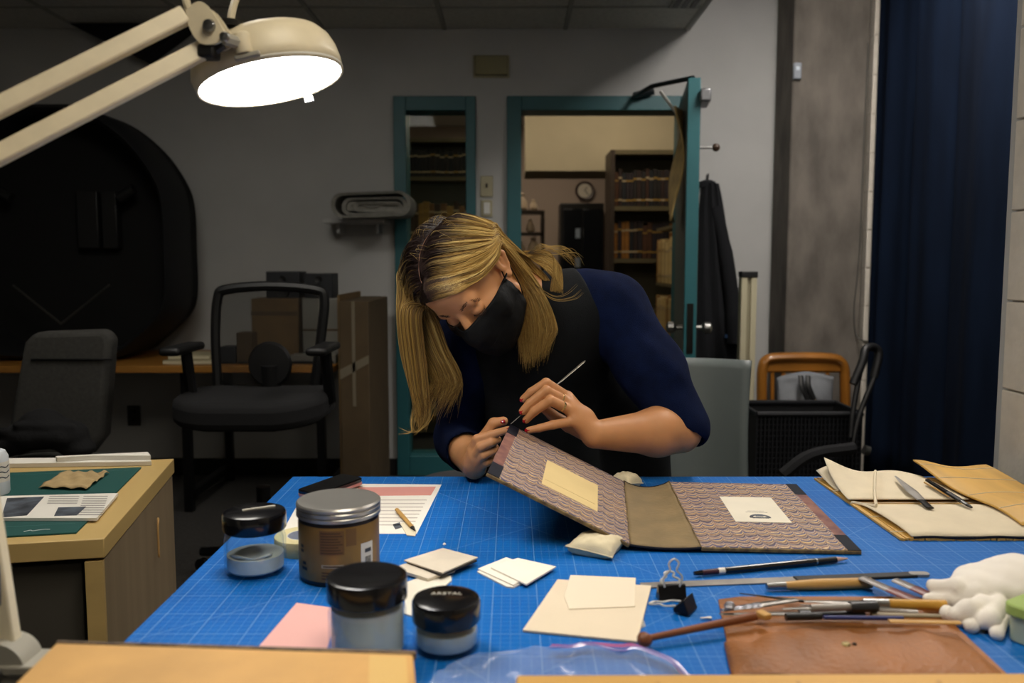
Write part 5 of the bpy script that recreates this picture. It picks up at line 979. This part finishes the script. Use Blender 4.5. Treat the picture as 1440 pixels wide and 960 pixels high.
# legs and feet
for H, K, An in ((LH, LK, LA), (RHp, RK, RA)): body.cone(H, K, .078, .055, .03); body.cone(K, An, .052, .036, .02); body.cone(An+V(0, .02, -.04), An+V(0, -.13, -.05), .03, .026, .02)
p, f = body.mesh((-.33, 1.68, -.02), (.62, 2.62, 1.46), .0024)
npmesh('body', p, f, m_skin, wo)
# nails, ring
m_nail = M('red_nail', '#a3101c', .2, coat=.6)
def nail(a, b, r, d, l=.0068):
    ax = (b-a).normalized(); d = (V(*d)-ax*V(*d).dot(ax)).normalized(); c = b+d*r*.74-ax*.0005; m = MB(); sd = ax.cross(d)
    prof = [(.001, -.0016), (.7, -.0016), (1, -.0004), (.92, .0008), (.6, .0018), (.001, .0023)]
    vs, n = [], 16
    for q, z in prof:
        for k in range(n): an = 2*PI*k/n; cx_, sy_ = math.cos(an), math.sin(an); sg = lambda t: math.copysign(abs(t)**.7, t); vs.append(c+ax*l*1.15*sg(cx_)*q+sd*.0056*sg(sy_)*q+d*(z-.35*abs(sy_)*q*.006))
    m.add(vs, [(i*n+k, i*n+(k+1) % n, (i+1)*n+(k+1) % n, (i+1)*n+k) for i in range(len(prof)-1) for k in range(n)]); m.build('fingernail', m_nail, wo)
tocam = lambda p: (V(0, 0, CZ)-p).normalized()
for kx, P in FLw.items(): nail(P[2], P[3], rr[kx]*.84, tocam(P[3])+V(-.1, 0, .0 if kx == 'little' else .1))
for kx in ('index',): P = FRw[kx]; nail(P[2], P[3], rr[kx]*.82, tocam(P[3])+V(.2, 0, .5), .005)
nail(thR[2], thR[3], .0122, tocam(thR[3])+V(.1, 0, -.1), .0055)
def ringband(P, t, r, w_): 
    c = P[0].lerp(P[1], t); ax = (P[1]-P[0]).normalized(); R = frame(ax.orthogonal(), ax.cross(ax.orthogonal())); MB().lathe([(r, -w_), (r+.0012, -w_), (r+.0016, 0), (r+.0012, w_), (r, w_)], c, 28, R).build('finger_ring', M('gold_ring', '#d8bd84', .2, 1), wo)
ringband(FLw['ring'], .42, .0102, .0026); ringband(FLw['middle'], .36, .0108, .0014)
# clothes: jumper, apron, trousers, shoes
sw = SDF(); torso(sw, .012)
sleeve_end = LE.lerp(LWr, .05)
sw.cone(LS, LS.lerp(LE, .55)+V(.008, 0, .004), .078, .074, .04); sw.cone(LS.lerp(LE, .5)+V(.008, 0, .004), LE+V(.008, .01, .008), .074, .062, .03)
sw.cone(RS, RE, .075, .062, .04); sw.cone(RE, RE.lerp(RWr, .45), .06, .05, .02); sw.cone(NB+V(0, .03, .0), LS+V(-.06, .01, .03), .06, .06, .04)
fa = (LWr-LE).normalized(); sw.cone(LE+V(-.004, -.014, -.03), LE.lerp(LWr, .8)+V(0, 0, -.0), .056, .057, .004, 's')
fr = (RWr-RE).normalized(); sw.cone(RE.lerp(RWr, .5), RWr+fr*.05, .047, .047, .004, 's')
sw.ell(NB.lerp(hp(0, -.02, -.06), .55), (.07, .065, .05), None, .01, 's')
p, f = sw.mesh((-.35, 1.7, .6), (.62, 2.62, 1.4), .0042)
m_navy = M('navy_knit', '#0a1533', .95, nz=(40, .2), bump=(700, .5), spec=.12)
# folds in the cloth
fold = .003*np.sin(p[:, 2]*70+p[:, 0]*45)*np.sin(p[:, 0]*23+p[:, 1]*31); nrm = p-A((LS+LE)/2); nrm /= np.linalg.norm(nrm, axis=1)[:, None]+1e-6; p = p+nrm*fold[:, None]
npmesh('jumper', p, f, m_navy, wo, smooth_it=1)
ap = SDF(); torso(ap, .021); ap.cone(CH+V(-.03, -.0, -.06), V(.06, 2.16, .72), .13, .17, .05); ap.cone(PV, PV+V(-.02, -.03, -.35), .17, .2, .06); ap.cone(PV+V(.07, -.08, .0), PV+V(.08, -.08, -.3), .12, .13, .05); ap.cone(NB+V(.0, .02, .0), LS+V(-.085, .0, .035), .066, .06, .03)
ap.cone(LS+V(.02, -.0, .14), LS.lerp(LE, .62)+V(.03, .02, -.0), .118, .105, .01, 's'); ap.cone(LS.lerp(LE, .5)+V(.02, .0, 0), LE+V(.03, 0, -.1), .105, .10, .01, 's')
ap.cone(RS+V(-.02, 0, .1), RE, .10, .085, .01, 's'); ap.ell(NB.lerp(hp(0, -.02, -.06), .5)+V(-.03, -.02, 0), (.075, .075, .075), None, .01, 's')
p, f = ap.mesh((-.3, 1.7, .4), (.62, 2.65, 1.4), .0045); m_apr = M('charcoal_denim', '#0d1013', .85, spec=.2, nz=(50, .2), bump=(500, .4)); npmesh('apron', p, f, m_apr, wo, smooth_it=1)
ts = SDF()
for H, K, An in ((LH, LK, LA), (RHp, RK, RA)): ts.cone(H, K, .088, .066, .03); ts.cone(K, An, .064, .052, .02)
p, f = ts.mesh((-.1, 2.1, .02), (.5, 2.6, .96), .009); npmesh('trousers', p, f, M('black_cloth'), wo)
for An in (LA, RA):
    s = SDF(); s.cone(An+V(0, .03, -.035), An+V(0, -.15, -.045), .044, .036, .02); s.cone(An, An+V(0, 0, -.03), .045, .045, .02); p, f = s.mesh(A(An)-.25, A(An)+.15, .006); p[:, 2] = np.maximum(p[:, 2], 0); npmesh('shoe', p, f, m_black, wo)
# face mask: cloth panel over nose and chin, ear loops
rowsM = [[(-.071, .012, -.018), (-.055, .062, -.016), (-.026, .098, -.013), (0, .1165, -.012), (.026, .098, -.013), (.055, .062, -.016), (.071, .012, -.018)],
         [(-.072, .012, -.04), (-.06, .066, -.038), (-.032, .105, -.037), (0, .1285, -.036), (.032, .105, -.037), (.06, .066, -.038), (.072, .012, -.04)],
         [(-.07, .012, -.06), (-.058, .066, -.062), (-.032, .103, -.068), (0, .122, -.072), (.032, .103, -.068), (.058, .066, -.062), (.07, .012, -.06)],
         [(-.066, .012, -.08), (-.054, .058, -.088), (-.03, .093, -.1), (0, .108, -.108), (.03, .093, -.1), (.054, .058, -.088), (.066, .012, -.08)],
         [(-.06, .012, -.095), (-.046, .045, -.108), (-.024, .07, -.122), (0, .083, -.128), (.024, .07, -.122), (.046, .045, -.108), (.06, .012, -.095)]]
rows2 = [cr(r, 5) for r in rowsM]; cols2 = list(zip(*[r for r in rows2])); full = [cr(c, 6) for c in cols2]; nu_, nv_ = len(full)-1, len(full[0])-1
ctrM = A(hp(0, .02, -.055)); MK = {}
for i in range(nu_+1):
    for j in range(nv_+1):
        q = full[i][j]; w_ = .0016*math.sin(i*.9+j*.5)*math.sin(j*.35); pp = A(hp(q.x, q.y+w_, q.z)); dr_ = (pp-ctrM)/np.linalg.norm(pp-ctrM)
        for _ in range(8):
            dd_ = body.ev(pp[None])[0]
            if dd_ >= .0035: break
            pp = pp+dr_*(.004-dd_)
        MK[i, j] = pp
def mk(u, v): return V(*MK[round(u*nu_), round(v*nv_)])
m_mask = M('black_mask', '#08090a', .7, spec=.2, nz=(60, .2), bump=(38, .9))
mkp = MB().grid(mk, nu_, nv_).build('face_mask', m_mask, wo, solid=.0025)
MB().tube([mk(i/nu_, 0) for i in range(nu_+1)], .0016, 6).build('mask_hem', m_mask, mkp)
MB().tube([mk(i/nu_, .48)+hf*.0012 for i in range(3, nu_-2)], .001, 5).build('mask_pleat', m_mask, mkp)
for s in (-1, 1):
    for z0, z1 in ((-.02, .03), (-.09, -.012)): MB().tube(cr([hp(s*.071 if z0 > -.05 else s*.061, .014, z0), hp(s*.078, .004, (z0+z1)/2), hp(s*.083, -.014 if z0 > -.05 else -.012, z1)], 5), .0013, 6).build('ear_loop', m_mask, mkp)
# lashes, brows
m_brow = M('brow_hair', '#4a3222', .8)
for s in (-1, 1):
    m = MB()
    for k in range(60):
        t = k/59; x = .014+.036*t; z = .0165+.009*math.sin(PI*min(1, t*.85+.12))-.008*max(0, t-.7)*2; j1, j2 = random.uniform(-.0025, .0025), random.uniform(-.001, .001)
        y = .0985-.014*t**1.6; m.tube([hp(s*x, y, z+j1), hp(s*(x+.006), y+.0005-.004*t, z+j1+.0015+j2)], [.0006, .0002], 4, cap=False)
    m.build('eyebrow', m_brow, wo)
    m = MB(); le = MB()
    lid = [hp(s*(.031+.0155*math.cos(a)), .0905+.0025*math.sin(a)-.0055*abs(math.cos(a))**2, -.0075-.0035*math.sin(a)) for a in [PI*k/14 for k in range(15)]]
    le.tube(lid, .0011, 6); le.build('lash_line', m_brow, wo)
    for k, q in enumerate(lid[1:-1]): m.tube([q, q+(hf*.0055-hu*.0055+he*s*.001*(7-k)*.3)], [.0005, .0001], 4, cap=False)
    m.build('eyelash', m_brow, wo)
# ---------------- hair: long, parted, dark at the roots and blond at the ends
mh = bpy.data.materials.new('blond_hair'); mh.use_nodes = True; setnt(mh); pb = N['Principled BSDF']; at = nd('ShaderNodeVertexColor', layer_name='Col'); L.new(at.outputs[0], pb.inputs['Base Color']); pb.inputs['Roughness'].default_value = .45; pb.inputs['Specular IOR Level'].default_value = .18
SR_ = np.array([.0755, .0955, .0895])          # cranium radii
CC = np.array([0, -.012, .03])
def scalp(d, off): d = d/np.linalg.norm(d); k = 1/np.linalg.norm(d/SR_); q = CC+d*(k+off); return A(HC)+RHd@q*HS
def strands(root_dirs, paths, rad, tone):
    pass
DARK, MID, BLD, LGT = A(lin('#2b1f1c')[:3]), A(lin('#664d30')[:3]), A(lin('#ad8a48')[:3]), A(lin('#e0c47e')[:3])
ALLV, ALLF, ALLC = [], [], []; NV = [0]
def crn(P, n):
    P = np.vstack([2*P[0]-P[1], P, 2*P[-1]-P[-2]]); out = []
    for i in range(1, len(P)-2):
        t = (np.arange(n)/n)[:, None]; a, b, c, d = P[i-1:i+3]; out.append(.5*(2*b+(c-a)*t+(2*a-5*b+4*c-d)*t*t+(3*b-a-3*c+d)*t**3))
    out.append(P[-2][None]); return np.vstack(out)
def push(C):
    q = (C-A(HC))@RHd/HS-CC; k = np.linalg.norm(q/SR_, axis=1); lim = 1.035+.05*np.linspace(0, 1, len(C))**.7; s_ = np.where(k < lim, lim/np.maximum(k, .3), 1); return A(HC)+((q*s_[:, None]+CC)*HS)@RHd.T
QUE = []
def strand(P, r, mixd, shade, n=4, taper=.2, ramp=.28): QUE.append((push(crn(np.array(P), n)), r, mixd, shade, taper, ramp))
def out_of_skin(C, gap):
    """move points that lie under the skin outwards"""
    ctr_ = A(HC)+RHd@CC*HS
    for _ in range(3):
        d = body.ev(C, (A(HC), .13)); dr_ = C-ctr_; dr_ /= np.linalg.norm(dr_, axis=1)[:, None]+1e-9; C = C+dr_*np.where((d < gap) & (d > -.03), gap-d, 0)[:, None]
    return C
def emit(C, r, mixd, shade, taper, ramp):
    m = len(C); t = np.linspace(0, 1, m); T_ = np.gradient(C, axis=0); T_ /= np.linalg.norm(T_, axis=1)[:, None]+1e-9
    up = np.array([.3, -.8, .5]); U = up-T_*(T_@up)[:, None]; U /= np.linalg.norm(U, axis=1)[:, None]+1e-9; B = np.cross(T_, U)
    rr_ = r*(1-(1-taper)*t**3); ring = np.stack([C+rr_[:, None]*(math.cos(a)*U+math.sin(a)*B) for a in (0, 2.094, 4.189)], 1).reshape(-1, 3)
    base = NV[0]; i = np.arange(m-1)[:, None]*3+base
    for k in range(3): ALLF.append(np.hstack([i+k, i+(k+1) % 3, i+3+(k+1) % 3, i+3+k]))
    ct = np.clip((np.linspace(0, 1, m)-mixd)/ramp, 0, 1)[:, None]; tip = BLD*(1-shade)+LGT*shade if shade > 0 else BLD*(1+shade)+MID*(-shade)
    c = DARK*(1-ct)+tip*ct; ALLC.append(np.repeat(np.hstack([c, np.ones((m, 1))]), 3, 0)); ALLV.append(ring); NV[0] += len(ring)
rnd = lambda a, b: RNG.uniform(a, b)
Wp = lambda *a: A(W(*a))
def lerpk(K, t):
    t = min(max(t, 0), 1)*(len(K)-1); i = min(int(t), len(K)-2); return K[i]*(1-t+i)+K[i+1]*(t-i)
PK = [A(v) for v in ((-.33, .9, .34), (-.42, .64, .64), (-.2, .19, .96), (.08, -.3, .96), (.25, -.65, .72))]
part = lambda t: lerpk(PK, t)
GL = [[A(v) for v in g_] for g_ in (((.05, .97, .34), (.4, .91, .22), (.74, .7, .03), (.93, .2, -.08), (.93, -.2, -.1)), ((.1, .72, .72), (.45, .68, .55), (.78, .45, .32), (.93, .1, .12), (.93, -.3, -.06)), ((.2, .15, .97), (.5, .12, .85), (.8, 0, .55), (.93, -.2, .2), (.9, -.42, -.05)), ((.35, -.35, .9), (.6, -.36, .72), (.8, -.42, .45), (.88, -.5, .2), (.84, -.58, -.02)), ((.4, -.7, .62), (.6, -.7, .45), (.74, -.7, .25), (.78, -.72, .1), (.74, -.76, -.05)))]
NCL = 90; CLS = RNG.uniform(-.75, .85, NCL); CLM = RNG.uniform(-.06, .14, NCL); CLO = RNG.uniform(0, 1, NCL)
# her left side: from parting, swept across the skull, tucked behind the ear, hanging
for i in range(2700):
    t = RNG.random(); cl_ = int(t*NCL*.999); tj = t+rnd(-.01, .01); lay = CLO[cl_]*.6+.4*RNG.random(); rt = part(tj)+A((.03-.018*tj, 0, 0))+RNG.normal(0, .012, 3); off = .004+.011*lay
    P = [scalp(rt, .001)]
    for k in range(5): P.append(scalp(lerpk([g_[k] for g_ in GL], tj)+RNG.normal(0, .012, 3), off+.0015*k))
    g_ = rnd(0, 1); sp_x = rnd(-1, 1)
    if RNG.random() < .8:
        P += [Wp(728+15*sp_x+8*lay, 384+10*g_, 1.90+.03*lay), Wp(747+25*sp_x, 425, 1.885+.035*lay), Wp(757+28*sp_x-4*g_, 462, 1.88+.03*lay), Wp(753+(27-10*g_)*sp_x, 480+22*g_-8*sp_x-8*abs(sp_x)+RNG.normal(0, 10), 1.88+.025*lay)]
    else:
        P += [Wp(735+10*sp_x, 358+5*sp_x, 1.95), Wp(760+12*g_, 362+12*sp_x+10*g_, 1.96), Wp(778+14*g_, 375+26*g_+14*sp_x, 1.96), Wp(783+10*sp_x, 405+45*g_, 1.95)]
    strand(P, .00055+.0002*lay, (.11+CLM[cl_]*.8+rnd(-.03, .05))*min(1, .35+2.5*t), float(np.clip(CLS[cl_]+rnd(-.25, .25), -1, 1)), ramp=.16)
# her right side: from parting over the far side, hanging straight down past the face
GR = [[A(v) for v in g_] for g_ in (((-.5, .82, .25), (-.62, .72, .12)), ((-.62, .52, .55), (-.8, .45, .3)), ((-.55, .1, .85), (-.85, .12, .5)), ((-.4, -.4, .85), (-.8, -.35, .5)), ((-.2, -.75, .65), (-.65, -.7, .35)))]
for i in range(2300):
    t = RNG.random(); cl_ = int(t*NCL*.999); tj = t+rnd(-.01, .01); lay = CLO[cl_]*.5+.5*RNG.random(); rt = part(tj)+A((-.03+.018*tj, 0, 0))+RNG.normal(0, .012, 3); off = .005+.014*lay
    P = [scalp(rt, .001)]
    for k in range(2): P.append(scalp(lerpk([g_[k] for g_ in GR], tj)+RNG.normal(0, .015, 3), off+(.010+.022*k)*lay*min(1, tj*3)))
    g_ = rnd(0, 1); far = tj*.05+.02*lay; q = rnd(0, 1)
    if RNG.random() < .66:      # the main fall on the outside
        x0 = 556+30*q+6*(1-tj); P += ([Wp(560+26*q+14*(1-tj), 376+20*(1-tj), 1.875+far)] if tj > .25 else [])+[Wp(x0+1+8*(1-tj), 405+24*(1-tj), 1.86+far), Wp(x0+1, 445, 1.85+far), Wp(x0+6, 495, 1.845+far), Wp(575+28*q, 545, 1.84+far*.8), Wp(588+18*q-6*g_, 583-22*g_*q, 1.84+far*.7), Wp(590+10*q-10*g_, 608-40*q*g_-12*g_-abs(RNG.normal(0, 14)), 1.84+far*.6)]
    else:
        x0 = 585+46*q; P += [Wp(x0-16, 440+8*q, 1.88+far), Wp(x0, 490, 1.88+far), Wp(x0+20, 535, 1.88+far), Wp(x0+16-16*g_+RNG.normal(0, 5), 545+26*g_+RNG.normal(0, 12), 1.88+far)]
    strand(P, .00055+.0002*lay, .1+CLM[cl_]*.6+rnd(-.03, .05), float(np.clip(CLS[cl_]-.15+rnd(-.25, .25), -1, 1)), ramp=.2)
# back of the head hair, falling over the nape
for i in range(900):
    a = rnd(-1.2, 1.2); rt = A((.3+math.sin(a)*.7, -.85, .5-.2*abs(a))); tgt = A((.5*math.sin(a)+.45, -.9, -.1-.2*rnd(0, 1))); off = .006+.01*rnd(0, 1); g_ = rnd(0, 1); sx_ = rnd(-1, 1)
    P = [scalp(rt, .001), scalp(rt*.5+tgt*.5, off), scalp(tgt, off+.003), Wp(732+24*sx_, 374+14*g_, 1.97), Wp(752+24*sx_, 400+20*g_, 1.97), Wp(765+18*sx_, 440+24*g_, 1.955)]
    strand(P, .0007, rnd(-.1, .1), rnd(-.7, .5))
# flyaways
for i in range(70):
    t = rnd(0, 1); sx_ = rnd(-1, 1)
    if i % 3 == 0: P = [Wp(742, 356, 1.94), Wp(770+10*sx_, 350+8*sx_, 1.95), Wp(795+14*sx_, 352+6*rnd(-1, 1), 1.95), Wp(812+10*sx_, 358+20*t, 1.95)]
    elif i % 3 == 1: P = [Wp(752, 400, 1.90), Wp(778, 418+4*sx_, 1.90), Wp(800+8*sx_, 416+5*sx_, 1.9), Wp(815+6*sx_, 404+8*sx_, 1.9)] if i < 18 else [Wp(600+18*sx_, 560, 1.85), Wp(592+16*sx_, 590, 1.85), Wp(583+6*sx_, 607, 1.85), Wp(572+14*sx_, 598+16*t, 1.85)]
    else: d = A((rnd(-.6, .6), rnd(-.8, .5), 1)); P = [scalp(d, .004), scalp(d+A((.1, 0, 0)), .014), scalp(d+A((.25, .05, -.05)), .02+.006*t), scalp(d+A((.4, .1, -.1)), .014)]
    strand(P, .0004, .05, rnd(0, .8))
_all = out_of_skin(np.vstack([q_[0] for q_ in QUE]), .0025); _i = 0
for q_ in QUE: emit(_all[_i:_i+len(q_[0])], *q_[1:]); _i += len(q_[0])
hv, hf_, hcol = np.vstack(ALLV), np.vstack(ALLF), np.vstack(ALLC)
npmesh('hair', hv, hf_, mh, wo, cols=hcol)
# scalp cap under the strands, with a slightly pale parting left open
cap = MB(); cols_ = []
def capf(u, v):
    a = 2*PI*u; sa = math.sin(a); el = v*(1.62-.4*max(0, sa)+.45*max(0, -sa)); d = A((math.cos(a)*math.sin(el), sa*math.sin(el), math.cos(el))); return tuple(scalp(d, .0008+.002*(1-v)))
cap.grid(capf, 48, 16); cap.v = [tuple(x) for x in out_of_skin(A(cap.v), .0012)]; cap.build('scalp_hair', M('root_hair', '#2a1e1a', 1, nz=(90, .3), spec=0), wo)
MB().tube([scalp(part(t/24)+RNG.normal(0, .002, 3), .0034) for t in range(1, 17)], [.0026+.0008*math.sin(t*1.9)-.0001*t for t in range(1, 17)], 6, flat=.4).build('hair_parting', M('scalp_skin', '#a87f6a', .6), wo)
# the spatula she holds
a = OL+vn*ht+V(.001, -.002, .0015); b = W(823, 507, 1.842); tool('micro_spatula', 'slim steel micro spatula held in the woman\'s fingers', 'spatula', a, b, [('tip', 0, .16, .0012, .0014, .6, m_st), ('shaft', .14, .66, .0014, .0017, 1, m_st), ('flat_end', .66, .97, .0034, .0042, .4, M('satin_steel', '#b5b0a6', .35, .7)), ('end', .97, 1, .0042, .002, .4, M('satin_steel'))])
